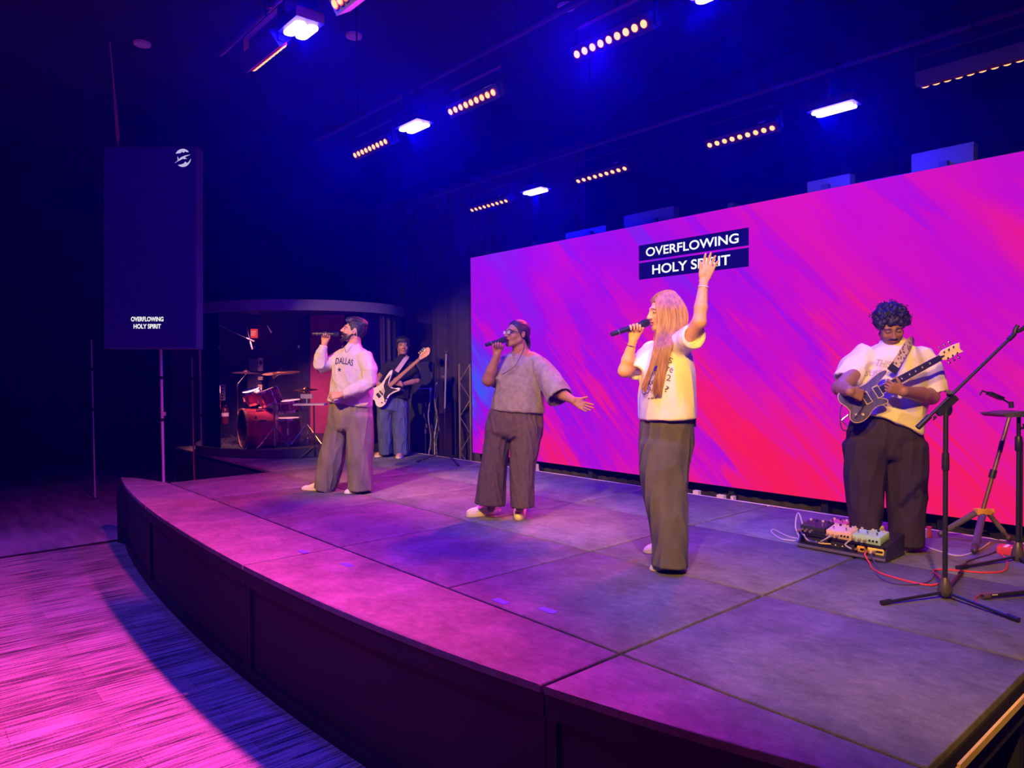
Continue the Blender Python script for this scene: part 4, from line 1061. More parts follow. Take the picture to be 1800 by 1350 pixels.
sd.loft([b.sec(855,903,748,0.03,0.135), b.sec(851,897,780,0.03,0.125), b.sec(846,891,815,0.03,0.115), b.sec(840,889,850,0.03,0.12), b.sec(835,889,886,0.03,0.125)], 0.02, cut0=False)
sd.loft([b.sec(903,953,748,-0.03,0.135), b.sec(897,948,780,-0.04,0.125), b.sec(896,941,815,-0.05,0.11), b.sec(897,938,850,-0.05,0.115), b.sec(899,938,891,-0.06,0.12)], 0.02, cut0=False)
b.finish(sd, 'trousers', TRB, 1, fold=waves(16, 0.007, 0.11, 0.5, 9))
CRM = mat('cream_canvas_shoe', (0.74,0.66,0.46), 0.75, vary=0.06, scale=40)
shoe(b, b.ground(820,909), b.ground(880,902), 0.050, CRM, mat('cream_sole', (0.78,0.70,0.52), 0.6), 0.042, 0.105, 0.075, mat('shoe_lace', (0.7,0.66,0.5), 0.7))
shoe(b, b.ground(912,915), b.ground(917,888), 0.050, CRM, MATS['cream_sole'], 0.042, 0.105, 0.075, MATS['shoe_lace'])
microphone(b.W(b.P(853,606.6,-0.17)), b.W(b.P(886,597,-0.13)), 'black handheld microphone held by the singer with glasses')

# ---- singer in the white shirt with long blond hair, one arm raised
c = Person('person', 'person with long straight blond hair and white printed shirt raising one hand high', 4.55, (1172,990), (0.66,0.36,0.18), 0.0042)
ax = head_axes(77, -3); hc = c.P(1168.5, 549.5, 0.0); K = 1.03
J = dict(neck=c.P(1178,590,0.0), Ls=c.P(1197,607,-0.15), Rs=c.P(1147,614,0.13), pel=c.P(1172,745,0), Lh=c.P(1180,765,-0.07), Rh=c.P(1158,765,0.08), Lk=c.P(1175,870,-0.09), Rk=c.P(1158,868,0.16), La=c.P(1181,985,-0.10), Ra=c.P(1160,962,0.22))
Rel, Rwr = c.P(1098,652,-0.02), c.P(1113,598,-0.06); Lel, Lwr = c.P(1229,566,-0.30), c.P(1237,493,-0.28)
lo, hi = c.box(list(J.values())+[hc, Rel, Rwr, Lel, Lwr, c.P(1260,445,-0.3), c.P(1080,600,-0.1)], 0.11)
sd = SDF(lo, hi, c.h)
add_trunk(sd, **{k: J[k] for k in ('neck','Ls','Rs','pel','Lh','Rh','Lk','Rk','La','Ra')}, k=0.9)
sd.cap(hc-ax[2]*0.07-ax[1]*0.03, J['neck'], 0.047, 0.052, 0.02)
add_head(sd, hc, ax, K, 0.35, 0.9); add_arm(sd, J['Rs'], Rel, Rwr, (0.045,0.040,0.038,0.023)); add_arm(sd, J['Ls'], Lel, Lwr, (0.046,0.040,0.039,0.0235))
add_hand(sd, Rwr, (0.05,-0.1,1), (0.1,-1,0.05), True, [(0.9,1.3,0.9)]*4, 0.92, (0.5,0.8,0.4), 0.5)
add_hand(sd, Lwr, (0.34,-0.05,1), (0.0,-0.97,0.10), False, [0.12,0.10,0.16,0.24], 0.97, (0.42,0.9,0.15), 0.05, 0.20)
c.finish(sd, 'body', skin_mat('fair'), col=face_color(hc, ax, K, c.skin, (0.52,0.17,0.15), (0.16,0.08,0.04), 0.35))
BLOND = mat('blond_hair', (0.36,0.175,0.048), 0.40, vary=0.45, scale=14, stretch=(4,4,0.4), bump=0.2, bscale=120)
def hp(x, y, z): return hc+(ax[0]*x+ax[1]*y+ax[2]*z)*K
def longback(s, p):
    s.loft([(p(0.0,-0.045,0.02), 0.08, 0.065, ax[0]), (p(0.01,-0.05,-0.09), 0.072, 0.05, ax[0])], 0.02, cut0=False, cut1=False)
hair_cap(c, hc, ax, K, (0.010,0.010,0.012), 0.020, h=0.0045, m_=BLOND, extra=longback, nape=-0.10, fold=lambda V: 0.0015*np.sin(((V-hc) @ ax[1])*330))
# strands: from the parting over the ear side and down the chest; u = 0 at the face, 1 at the back
front = [(1152,529,-0.03), (1154,545,-0.078), (1156,566,-0.088), (1153,590,-0.105), (1148,618,-0.155), (1140,645,-0.160), (1131,668,-0.160), (1126,684,-0.155)]
rear = [(1178,518.5,-0.03), (1204,537,-0.07), (1209,560,-0.085), (1203,584,-0.115), (1183,606,-0.195), (1174,640,-0.205), (1168,668,-0.213), (1164,694,-0.210)]
crown = [(1164,520,0.0), (1176,517.5,0.0)]
for grp in range(2):
    sm = MB()
    for q in range(150):
        u_ = (q % 75)/74.0+rng.normal(0, 0.008); lay = rng.uniform(-1, 0.6); pts = []
        if grp == 1: u_ = 0.15+0.85*u_; lay = rng.uniform(0.4, 1.6)
        for i in range(8):
            f_, r_ = front[i], rear[i]
            w_ = u_ if i < 5 else (u_*1.0+0.14*math.sin(u_*9+1.3)*((i-4)/3.0)*0.35)
            x = f_[0]+(r_[0]-f_[0])*w_; y = f_[1]+(r_[1]-f_[1])*w_; dd = f_[2]+(r_[2]-f_[2])*w_-0.028*math.sin(PI*min(1, max(0, w_)))
            if i == 0:
                y = 529-11.0*math.sin(min(1, max(0, u_))*PI/2)
                for xx in (-0.034, 0.004, 0.040):
                    yy = 0.074-0.135*u_; pts.append(hp(xx, yy, 0.032+0.1005*math.sqrt(max(0.03, 1-((yy+0.016)/0.109)**2-(xx/0.088)**2))))
                continue
            pts.append(c.P(x+rng.normal(0, 0.5)*(i > 3), y+(rng.uniform(-7, 5) if i == 7 else 0), dd+0.009*lay*(1 if i else 0.3)))
        if 0.29 < u_ < 0.53: pts = pts[:9 if (u_ < 0.33 or u_ > 0.49) else 8]
        sp_ = spline(pts, 4); n_ = len(sp_)
        sm.tube(sp_, [0.0042*(1-0.75*max(0, (j/(n_-1)-0.6)/0.4)) for j in range(n_)], 5)
    c.lmb(sm, 'hair_strands', BLOND, kind='stuff')
sm = MB()                                                     # the far lock beside the chin
for q in range(40):
    u_ = q/39; o1 = rng.normal(0, 1.2)
    sm.tube(spline([hp(-0.078,0.045-0.07*u_,0.02), hp(-0.080,0.030-0.06*u_,-0.05), c.P(1148+9*u_+o1,600,0.07), c.P(1140+10*u_+o1,640,0.0), c.P(1130+14*u_+o1,676,-0.05)], 5), 0.004, 5)
c.lmb(sm, 'hair_strands', BLOND, kind='stuff')
TEE = CLOTH('white_tee', (0.80,0.77,0.72), 0.03)
sd = SDF(*c.box([J['neck'], J['Ls'], J['Rs'], c.P(1125,745,0), c.P(1222,735,0), c.P(1112,662,-0.1), c.P(1234,600,-0.3)], 0.14), 0.007)
sd.loft([c.sec(1163,1192,590,0.0,0.075), c.sec(1150,1206,604,0,0.13), c.sec(1140,1214,625,0,0.17), c.sec(1128,1219,660,0,0.19), c.sec(1124,1220,700,0,0.20), c.sec(1125,1221,736,0,0.20)], 0.02, cut0=False, sq=2.4)
sd.loft(c.limb([(1196,604,20,-0.14,0.08), (1210,594,19,-0.20,0.085), (1221,591,20.5,-0.26,0.085)]), 0.025, cut0=False)
sd.loft(c.limb([(1214,590,14.5,-0.22,0.062), (1228,586,17,-0.31,0.068)]), 0.0, 'sub')
sd.loft(c.limb([(1147,616,18,0.12,0.085), (1130,637,19,0.06,0.085), (1116,655,17,0.01,0.08)]), 0.025, cut0=False)
sd.loft(c.limb([(1120,650,12,0.02,0.06), (1109,664,14,-0.01,0.066)]), 0.0, 'sub')
tee, SV, SF = c.finish(sd, 'white_tee', TEE, 1, fold=waves(25, 0.006, 0.20, 0.5, 8))
INK = mat('brown_print', (0.13,0.07,0.05), 0.8)
for s_, x, y, h_, w_, r_ in (('S', 1178.5,633.5,10,8,0.4), ('me', 1147.5,656,10,14,-0.12), ('re', 1177.5,650,9,11,0.3), ('ke', 1144.5,671,11,14,-0.15), ('2', 1175.5,664,11,8,0.2), ('COR', 1137,686.5,11,19,-0.28), ('?', 1172,684,11,7,0.3), ('~', 1147,640,4,10,0.0), ('-- --- --', 1146.5,700,2.6,15,-0.1)):
    decal(c, (SV, SF), s_, x, y, h_, w_, INK, 'shirt_lettering', tee, rot=r_, bold=0.005, lift=0.004)
JC = DENIM('charcoal_denim', (0.115,0.105,0.10))
sd = SDF(*c.box([J['pel'], c.P(1130,1000,0), c.P(1210,1000,-0.1), c.P(1160,965,0.25), c.P(1172,725,0)], 0.18), 0.007)
sd.loft([c.sec(1129,1214,722,0.0,0.145), c.sec(1126,1217,750,0,0.165), c.sec(1125,1218,775,0.0,0.165), c.sec(1125,1212,800,0.0,0.155)], 0.02, cut1=False)
sd.loft([c.sec(1126,1213,785,-0.05,0.13), c.sec(1126,1208,825,-0.06,0.125), c.sec(1132,1207,870,-0.07,0.12), c.sec(1143,1207,915,-0.08,0.115), c.sec(1149,1207,955,-0.09,0.115), c.sec(1148,1206,996,-0.10,0.12)], 0.02, cut0=False)
sd.loft([c.sec(1128,1190,785,0.09,0.12), c.sec(1138,1192,870,0.15,0.11), c.sec(1148,1200,930,0.20,0.11), c.sec(1149,1202,966,0.24,0.11)], 0.02, cut0=False)
jn, SV2, SF2 = c.finish(sd, 'jeans', JC, 1, fold=waves(26, 0.008, 0.14, 0.55, 9))
pk = MB().box(c.P(1215.5,739.5,-0.02), (0.052,0.028,0.078)).box(c.P(1213,731,-0.02), (0.06,0.034,0.014))
c.lmb(pk, 'bodypack', mat('pack_black', (0.015,0.015,0.018), 0.4))
br = MB(); w0 = c.P(1236,505,-0.284)
br.ring(w0, (Lwr-Lel), 0.031, 0.0028, 20, 6).sphere(w0+A3((0,-0.031,-0.006)), 0.005); c.lmb(br, 'bracelet', mat('bead_white', (0.8,0.72,0.6), 0.4))
br = MB(); w0 = c.P(1109,607,-0.056); br.ring(w0, (Rwr-Rel), 0.031, 0.0022, 20, 6); c.lmb(br, 'bracelet', MATS['gold'])
shoe(c, c.ground(1144,1003.5), c.ground(1201,991), 0.045, CANV, WHITE_SOLE, 0.016, 0.08, 0.055); shoe(c, c.ground(1133,973), c.ground(1183,962), 0.045, CANV, WHITE_SOLE, 0.016, 0.08, 0.055)
microphone(c.W(c.P(1074,588,-0.11)), c.W(c.P(1136,567.5,-0.06)), 'black handheld microphone held by the singer with long blond hair')

# ---- guitarist
d = Person('person', 'curly-haired person in oversized cream shirt and black trousers playing a purple guitar', 4.9, (1555,962), (0.30,0.150,0.080), 0.0044)
ax = head_axes(17, -30, 5); hc = d.P(1566.5, 573, -0.06); K = 1.06
J = dict(neck=d.P(1572,610,0.02), Ls=d.P(1612,632,0.0), Rs=d.P(1528,631,0.02), pel=d.P(1555,765,0.02), Lh=d.P(1582,775,0.02), Rh=d.P(1527,775,0.02), Lk=d.P(1590,862,0.0), Rk=d.P(1521,858,0.0), La=d.P(1594,955,0.0), Ra=d.P(1521,950,0.0))
Rel, Rwr = d.P(1477,682,-0.12), d.P(1494,688,-0.325); Lel, Lwr = d.P(1636,697,-0.10), d.P(1588,688,-0.35)
lo, hi = d.box(list(J.values())+[hc, Rel, Rwr, Lel, Lwr, hc+A3((0,0,0.06))], 0.13)
sd = SDF(lo, hi, d.h)
add_trunk(sd, **{k: J[k] for k in ('neck','Ls','Rs','pel','Lh','Rh','Lk','Rk','La','Ra')}, k=1.1)
sd.cap(hc-ax[2]*0.07-ax[1]*0.03, J['neck'], 0.062, 0.068, 0.02)
add_head(sd, hc, ax, K, 0.0, 1.15); add_arm(sd, J['Rs'], Rel, Rwr, (0.058,0.050,0.048,0.031)); add_arm(sd, J['Ls'], Lel, Lwr, (0.058,0.052,0.050,0.032))
add_hand(sd, Rwr, (0.92,0.10,-0.30), (-0.1,1,-0.2), True, [0.55,0.75,0.85,0.9], 0.95, (0.5,0.8,0.3), 0.4)
add_hand(sd, Lwr, (-0.90,0.02,0.28), (0.25,0.9,0.35), False, [(0.6,1.0,0.8),(0.7,1.1,0.8),(0.75,1.1,0.8),(0.8,1.0,0.8)], 0.95, (0.75,0.75,0.15), 0.3)
d.finish(sd, 'body', skin_mat('deep_tan'), col=face_color(hc, ax, K, d.skin, (0.34,0.11,0.09), (0.018,0.012,0.01), 0.0, stub=tuple(d.skin*0.55)))
def hp(x, y, z): return hc+(ax[0]*x+ax[1]*y+ax[2]*z)*K
mst = MB()
for s_ in (-1, 1): mst.tube([hp(s_*0.003,0.103,-0.043), hp(s_*0.016,0.099,-0.044), hp(s_*0.028,0.089,-0.050)], [0.005,0.005,0.003], 6)
d.lmb(mst, 'moustache', HAIRK)
blobs = []; r2 = np.random.default_rng(5)
while len(blobs) < 330:
    v = nrm(r2.normal(size=3)); 
    if v[2] < -0.15 and v[1] > -0.3: continue
    q = A3((v[0]*0.090, v[1]*0.110-0.016, v[2]*0.096+0.028))
    if 0.8*q[1]-0.6*q[2] > 0.028 or q[2] < -0.045: continue
    blobs.append((tuple(q*r2.uniform(0.95, 1.10)), r2.uniform(0.011, 0.019)))
ho = hair_cap(d, hc, ax, K, (0.014,0.014,0.012), 0.024, blobs, h=0.0036, m_=HAIRK, nape=-0.05, kk=0.002)
cu = MB()
for q in range(240):                                           # loose curls standing off the mass
    p0, rr = blobs[int(r2.integers(len(blobs)))]; p0 = A3(p0)*r2.uniform(1.02, 1.14); u_, v_, w_ = frame(r2.normal(size=3)); R_ = r2.uniform(0.007, 0.012)
    cu.tube([hp(*(p0+(u_*math.cos(t)+v_*math.sin(t))*R_+w_*0.004*t)) for t in np.linspace(0, 5.5, 10)], 0.0019, 4)
d.lmb(cu, 'loose_curls', HAIRK, ho[0], kind='stuff')
TEED = CLOTH('cream_tee', (0.80,0.75,0.66), 0.03)
sd = SDF(*d.box([J['neck'], J['Ls'], J['Rs'], d.P(1490,760,0), d.P(1625,765,0), d.P(1470,670,0), d.P(1656,705,-0.1)], 0.16), 0.007)
sd.loft([d.sec(1551,1594,604,0.0,0.085), d.sec(1535,1610,612,0.0,0.12), d.sec(1520,1625,630,0,0.15), d.sec(1512,1628,665,0,0.165), d.sec(1507,1624,705,0,0.17), d.sec(1500,1620,745,0,0.17), d.sec(1500,1618,757,0,0.17)], 0.03, cut0=False, sq=2.3)
sd.loft(d.limb([(1522,623,22,0.02,0.10), (1503,645,23,0.01,0.105), (1486,668,20,-0.01,0.105)]), 0.03, cut0=False)
sd.loft(d.limb([(1493,659,16,0.0,0.085), (1480,677,16.5,-0.02,0.088)]), 0.0, 'sub')
sd.loft(d.limb([(1616,625,22,0.0,0.10), (1630,655,25,-0.03,0.105), (1640,692,20,-0.05,0.105)]), 0.03, cut0=False)
sd.loft(d.limb([(1636,677,16,-0.04,0.085), (1642,700,16.5,-0.06,0.088)]), 0.0, 'sub')
nv = nrm((0.45,0,1)); p_ = d.P(1560,742,0)
def hemcut(X, Y, Z): return (X-p_[0])*nv[0]+(Y-p_[1])*nv[1]+(Z-p_[2])*nv[2]
sd.put(hemcut, p_-0.5, p_+A3((0.5,0.5,0.02)), 0.0, 'sub')
teed, SV, SF = d.finish(sd, 'oversized_tee', TEED, 1, fold=waves(35, 0.010, 0.22, 0.34, 8))
col_ = MB(); col_.tube([d.P(1572,608,0.0)+A3((0.088*math.cos(t), 0.085*math.sin(t)-0.03*(1-math.sin(t))*0.3, 0.012*math.sin(t)-0.02*max(0,-math.sin(t)))) for t in np.linspace(0, 2*PI, 24)[:-1]], 0.014, 8, closed=True)
d.lmb(col_, 'collar', TEED)
GREYP = mat('grey_print', (0.42,0.37,0.38), 0.8)
decal(d, (SV, SF), 'THIS', 1553.5, 639.5, 13, 27, GREYP, 'shirt_lettering', teed, rot=0.16, bold=0.02, shear=0.3)
decal(d, (SV, SF), 'SUIF', 1535, 656, 10, 32, GREYP, 'shirt_lettering', teed, rot=-0.02, bold=0.02, shear=0.3)
decal(d, (SV, SF), 'O', 1536, 646, 22, 34, mat('lilac_print', (0.60,0.54,0.68), 0.8), 'shirt_print', teed, bold=0.06, lift=0.003)
PTD = CLOTH('black_trousers', (0.040,0.028,0.030), 0.12)
sd = SDF(*d.box([J['pel'], d.P(1495,945,0), d.P(1625,960,0), d.P(1555,735,0)], 0.2), 0.007)
sd.loft([d.sec(1502,1614,738,0.02,0.15), d.sec(1490,1619,765,0.02,0.165), d.sec(1487,1621,795,0.01,0.14)], 0.02, cut1=False)
sd.loft([d.sec(1486,1557,785,0.0,0.155), d.sec(1487,1553,830,0,0.135), d.sec(1491,1551,870,0,0.125), d.sec(1496,1546,905,0,0.12), d.sec(1502,1541,940,0,0.115)], 0.02, cut0=False)
sd.loft([d.sec(1552,1624,785,0.0,0.155), d.sec(1556,1627,830,0,0.135), d.sec(1562,1625,870,-0.01,0.125), d.sec(1566,1620,915,-0.01,0.12), d.sec(1567,1619,957,-0.01,0.115)], 0.02, cut0=False)
d.finish(sd, 'trousers', PTD, 1, fold=waves(36, 0.008, 0.16, 0.6, 8))
NAVS = mat('navy_suede_shoe', (0.03,0.035,0.09), 0.85)
shoe(d, d.ground(1566,972), d.ground(1612,962), 0.047, NAVS, mat('tan_sole', (0.45,0.33,0.26), 0.6), 0.03, 0.095, 0.06); shoe(d, d.ground(1494,960), d.ground(1528,948), 0.047, NAVS, MATS['tan_sole'], 0.03, 0.095, 0.06)

# ---- bass player at the back
e = Person('person', 'dark-haired person in black shirt and blue jeans playing a white bass beside the drum booth', 10.35, (690,803), (0.36,0.19,0.11), 0.0075)
ax = head_axes(-14, 0); hc = e.P(708, 608, 0.0); K = 1.12
J = dict(neck=e.P(707,629,0.02), Ls=e.P(721,643,0.0), Rs=e.P(691,642,0.0), pel=e.P(697,700,0.02), Lh=e.P(706,705,0.02), Rh=e.P(684,705,0.02), Lk=e.P(706,750,0.0), Rk=e.P(681,750,0.0), La=e.P(707,798,0.0), Ra=e.P(681,797,0.0))
Rel, Rwr = e.P(669,660,0.0), e.P(663.5,672,-0.18); Lel, Lwr = e.P(733,669,-0.05), e.P(707,676,-0.22)
lo, hi = e.box(list(J.values())+[hc, Rel, Rwr, Lel, Lwr, hc+A3((0,0,0.1))], 0.14)
sd = SDF(lo, hi, e.h)
add_trunk(sd, **{k: J[k] for k in ('neck','Ls','Rs','pel','Lh','Rh','Lk','Rk','La','Ra')})
sd.cap(hc-ax[2]*0.07-ax[1]*0.03, J['neck'], 0.062, 0.064, 0.02)
add_head(sd, hc, ax, K, 0.0); add_arm(sd, J['Rs'], Rel, Rwr); add_arm(sd, J['Ls'], Lel, Lwr)
add_hand(sd, Rwr, (0.35,-0.1,-0.9), (0.4,0.9,0.1), True, [0.5,0.7,0.8,0.85], 1.1, (0.5,0.8,0.3), 0.4)
add_hand(sd, Lwr, (-0.9,-0.15,0.35), (0.1,0.9,0.35), False, [(0.5,0.9,0.7)]*4, 1.1, (0.35,0.5,0.8), 0.2)
e.finish(sd, 'body', skin_mat('brown2'), col=face_color(hc, ax, K, e.skin, (0.34,0.12,0.10), (0.015,0.012,0.01), 0.0, closed=False, stub=tuple(e.skin*0.75)))
def fringe(s, p):
    for i in range(9): s.ell(p((i-4)*0.018, 0.076-0.0016*(i-4)**2, 0.066), (0.018,0.020,0.036), ax, 0.006)
    for s_ in (-1, 1): s.ell(p(s_*0.078,0.01,0.03), (0.018,0.04,0.045), ax, 0.01)
hair_cap(e, hc, ax, K, (0.014,0.014,0.016), 0.018, h=0.006, m_=HAIRK, extra=fringe, fold=waves(44, 0.003, 0.03, 0.06, 6), nape=-0.06)
TEEE = CLOTH('black_tee', (0.018,0.016,0.022), 0.1)
sd = SDF(*e.box([J['neck'], J['Ls'], J['Rs'], J['pel'], e.P(670,655,0), e.P(736,665,0)], 0.16), 0.009)
sd.loft([e.sec(700,714,627,0.01,0.08), e.sec(692,721,634,0.0,0.115), e.sec(686,725,645,0,0.14), e.sec(685,724,670,0,0.15), e.sec(682,720,699,0,0.15)], 0.03, cut0=False, sq=2.3)
sd.loft(e.limb([(688,639,8,0,0.085), (680,650,8.5,0,0.09), (673,658,8,0,0.085)]), 0.03, cut0=False)
sd.loft(e.limb([(723,641,8,0,0.085), (729,655,8.5,-0.02,0.09), (733,666,8,-0.04,0.085)]), 0.03, cut0=False)
te_, SV, SF = e.finish(sd, 'black_tee', TEEE, 1, fold=waves(45, 0.006, 0.18, 0.3, 8))
wt = MB().ring(e.P(706,675.5,-0.218), Lwr-Lel, 0.036, 0.012, 16, 6); e.lmb(wt, 'wristwatch', MATS['silver'])
JE = DENIM('blue_denim', (0.075,0.095,0.20))
sd = SDF(*e.box([J['pel'], e.P(668,799,0), e.P(716,799,0)], 0.22), 0.009)
sd.loft([e.sec(672,717,692,0.02,0.14), e.sec(665,716,705,0.02,0.15), e.sec(664,717,718,0.01,0.15)], 0.02, cut1=False)
sd.loft([e.sec(664,690,714,0,0.13), e.sec(664,690,745,0,0.125), e.sec(666,689,775,0,0.12), e.sec(667,690,798,0,0.12)], 0.02, cut0=False)
sd.loft([e.sec(690,717,714,0,0.13), e.sec(690,717,745,0,0.125), e.sec(692,717,775,0,0.12), e.sec(693,718,799,0,0.12)], 0.02, cut0=False)
e.finish(sd, 'jeans', JE, 1, fold=waves(46, 0.010, 0.14, 0.35, 8))
PNK = mat('salmon_suede_shoe', (0.62,0.34,0.26), 0.8)
shoe(e, e.ground(660,804), e.ground(685,799), 0.055, PNK, WHITE_SOLE, 0.025, 0.095, 0.065); shoe(e, e.ground(700,806.5), e.ground(709,797), 0.055, PNK, WHITE_SOLE, 0.025, 0.095, 0.065)
# ------------------------------------------------------------------ drum booth
BX, BY, BR, RZ = -11.2, 5.27, 1.62, 0.89
def arcp(deg, r=BR): return (BX+r*math.cos(math.radians(deg)), BY+r*math.sin(math.radians(deg)))
RIS = mat('riser_black', (0.03,0.028,0.04), 0.6)
thing(MB().prism([arcp(t, BR+0.04) for t in range(-130, 60, 6)]+[(-10.9, 6.9), (-12.5, 5.3)], (0,0,0), (1,0,0), (0,1,0), (0,0,1), HS+0.001, RZ, 0.01), 'drum_riser', RIS, 'low curved black riser carrying the drum kit', 'riser')
booth = empty('drum_shield', (BX, BY, RZ), 'curved clear acrylic drum shield with a dark header band', 'drum shield')
m, N, L, P = node_mat('clear_acrylic')
gls = N.new('ShaderNodeBsdfGlossy'); gls.inputs['Roughness'].default_value = 0.04; tr = N.new('ShaderNodeBsdfTransparent'); tr.inputs[0].default_value = (0.93,0.92,0.97,1)
fr = N.new('ShaderNodeFresnel'); fr.inputs['IOR'].default_value = 1.35; mxs = N.new('ShaderNodeMixShader')
L.new(fr.outputs[0], mxs.inputs[0]); L.new(tr.outputs[0], mxs.inputs[1]); L.new(gls.outputs[0], mxs.inputs[2]); L.new(mxs.outputs[0], N['Material Output'].inputs[0])
ACR = m
EDGE = mat('acrylic_edge', (0.55,0.5,0.65), 0.2)
angs = [-94, -72, -50, -28, -6, 16]
for i in range(5):
    a0, a1 = arcp(angs[i]+0.3), arcp(angs[i+1]-0.3)
    u = nrm((a1[0]-a0[0], a1[1]-a0[1], 0)); w = math.hypot(a1[0]-a0[0], a1[1]-a0[1])
    pn = MB().box(((a0[0]+a1[0])/2, (a0[1]+a1[1])/2, 1.88), (w, 0.008, 1.97), (u, np.cross((0,0,1), u), A3((0,0,1)))).build('panel', ACR, booth)
    if i == 0: MB().cyl((*a0, RZ), (*a0, 2.865), 0.009, n=8).build('edge_post', EDGE, pn)
    for zz in (1.35, 2.35): MB().box((*a0, zz), (0.02,0.02,0.04)).build('hinge', mat('hinge_grey', (0.10,0.09,0.12), 0.4), pn)
HEAD = mat('header_fabric', (0.16,0.14,0.22), 0.8)
vs_ = []; ang = list(range(-112, 62, 6))
for t in ang:
    for (r, z) in ((BR+0.02, 2.87), (BR+0.02, 3.02), (BR-0.03, 3.02), (BR-0.03, 2.87)): vs_.append((*arcp(t, r), z))
fs = [(4*i+j, 4*i+(j+1)%4, 4*i+4+(j+1)%4, 4*i+4+j) for i in range(len(ang)-1) for j in range(4)]+[(3,2,1,0), tuple(4*(len(ang)-1)+j for j in range(4))]
mb = MB(); mb.add(vs_, fs); mb.build('header_band', HEAD, booth)
MB().prism([arcp(t, BR-0.03) for t in range(-112, 62, 6)]+[(-10.9, 6.9), (-12.5, 5.3)], (0,0,0), (1,0,0), (0,1,0), (0,0,1), 2.98, 3.03).build('roof_panel', RIS, booth)
# booth curtain at the side next to the bass player
cu_ = MB(); vs_ = []; n = 60
for k, z in enumerate((RZ+0.01, 1.9, 2.86)):
    for i in range(n+1):
        t = 8+52*i/n; r = BR-0.07+0.016*math.sin(i*0.75)+0.008*math.sin(i*1.9+k); vs_.append((*arcp(t, r), z))
fs = [(k*(n+1)+i, k*(n+1)+i+1, (k+1)*(n+1)+i+1, (k+1)*(n+1)+i) for k in range(2) for i in range(n)]
b0 = len(vs_); vs_ += [(BX+(p[0]-BX)*0.996, BY+(p[1]-BY)*0.996, p[2]) for p in vs_]; fs += [tuple(b0+q for q in reversed(f)) for f in fs]
cu_.add(vs_, fs)
thing(cu_, 'booth_curtain', mat('mauve_drape', (0.10,0.07,0.08), 0.9, spec=0.1), 'mauve pleated curtain closing the drum booth behind the bass player', 'curtain')
# inside back of the booth: dark wall, maroon panel, exit sign, notice, cabinet
def wallbox(px0, py0, px1, py1, d, th=0.03, extra=0.0):
    a, b = dep(px0, py0, d), dep(px1, py1, d); c = (a+b)/2
    return c, ((b-a) @ CR, th, abs((a-b) @ CU)), (CR, CF, CU)
c_, s_, ax_ = wallbox(546, 549, 606, 768, 13.0)
thing(MB().box(c_, s_, ax_), 'acoustic_panel', mat('maroon_panel', (0.42,0.06,0.13), 0.8, vary=0.15), 'tall maroon acoustic panel at the back of the drum booth', 'panel')
c_, s_, ax_ = wallbox(300, 540, 546, 792, 13.2)
thing(MB().box(c_, s_, ax_), 'booth_back_wall', mat('booth_wall', (0.035,0.025,0.045), 0.7, vary=0.3, scale=2), 'dark partition behind the drum kit carrying the exit sign', 'partition')
ex = empty('exit_sign', tuple(dep(447, 595, 13.0)), 'small glowing red exit sign on the dark partition', 'sign')
c_, s_, ax_ = wallbox(441.5, 578.5, 452, 594, 13.05, 0.06); MB().box(c_, s_, ax_).build('housing', mat('sign_red', (0.30,0.02,0.02), 0.5, emit=(1.0,0.05,0.03), estr=0.9), ex)
text_on('EXIT', c_-CF*0.035, CR, CU, 0.085, emat('exit_letters', (1.0,0.30,0.22), 0.9), 'lettering', ex, width=0.085, bold=0.03)
nt_ = empty('wall_notice', tuple(dep(390.5, 704, 12.6)), 'cream paper notice with dark print on the booth wall', 'notice')
c_, s_, ax_ = wallbox(386, 676, 396, 704, 12.6, 0.01); MB().box(c_, s_, ax_).build('paper', mat('notice_paper', (0.60,0.52,0.42), 0.8), nt_)
for q in range(5): MB().box(c_-CF*0.006+CU*(0.10-q*0.05), (0.05, 0.002, 0.022), ax_).build('print_line', mat('notice_ink', (0.05,0.04,0.05), 0.8), nt_)
fe = empty('fire_extinguisher', tuple(dep(396, 748, 12.4)), 'small fire extinguisher with pale label below the notice', 'extinguisher')
f0 = dep(396, 745, 12.4); MB().lathe(f0, (0,0,1), [(0.055,0),(0.06,0.02),(0.06,0.22),(0.045,0.27),(0.02,0.29)], 16).build('cylinder', mat('extinguisher_red', (0.10,0.015,0.02), 0.35), fe)
MB().lathe(f0, (0,0,1), [(0.0615,0.13),(0.0615,0.19)], 16, close=False).build('label', mat('label_white', (0.75,0.72,0.68), 0.6), fe)
MB().box(f0+A3((0.02,0,0.31)), (0.09,0.02,0.035)).build('handle', MATS['notice_ink'], fe); MB().tube(spline([f0+A3((0,0,0.3)), f0+A3((-0.07,0,0.27)), f0+A3((-0.075,0,0.1))], 5), 0.008, 6).build('hose', MATS['notice_ink'], fe)
cb = empty('cream_cabinet', tuple(dep(450, 705, 12.8)), 'cream cabinet with grey door and small dark window behind the cymbals', 'cabinet')
c_, s_, ax_ = wallbox(438, 630, 463, 705, 12.85, 0.2); MB().box(c_, s_, ax_).build('carcass', mat('cabinet_dark', (0.06,0.05,0.06), 0.7), cb)  # dark carcass behind the doors
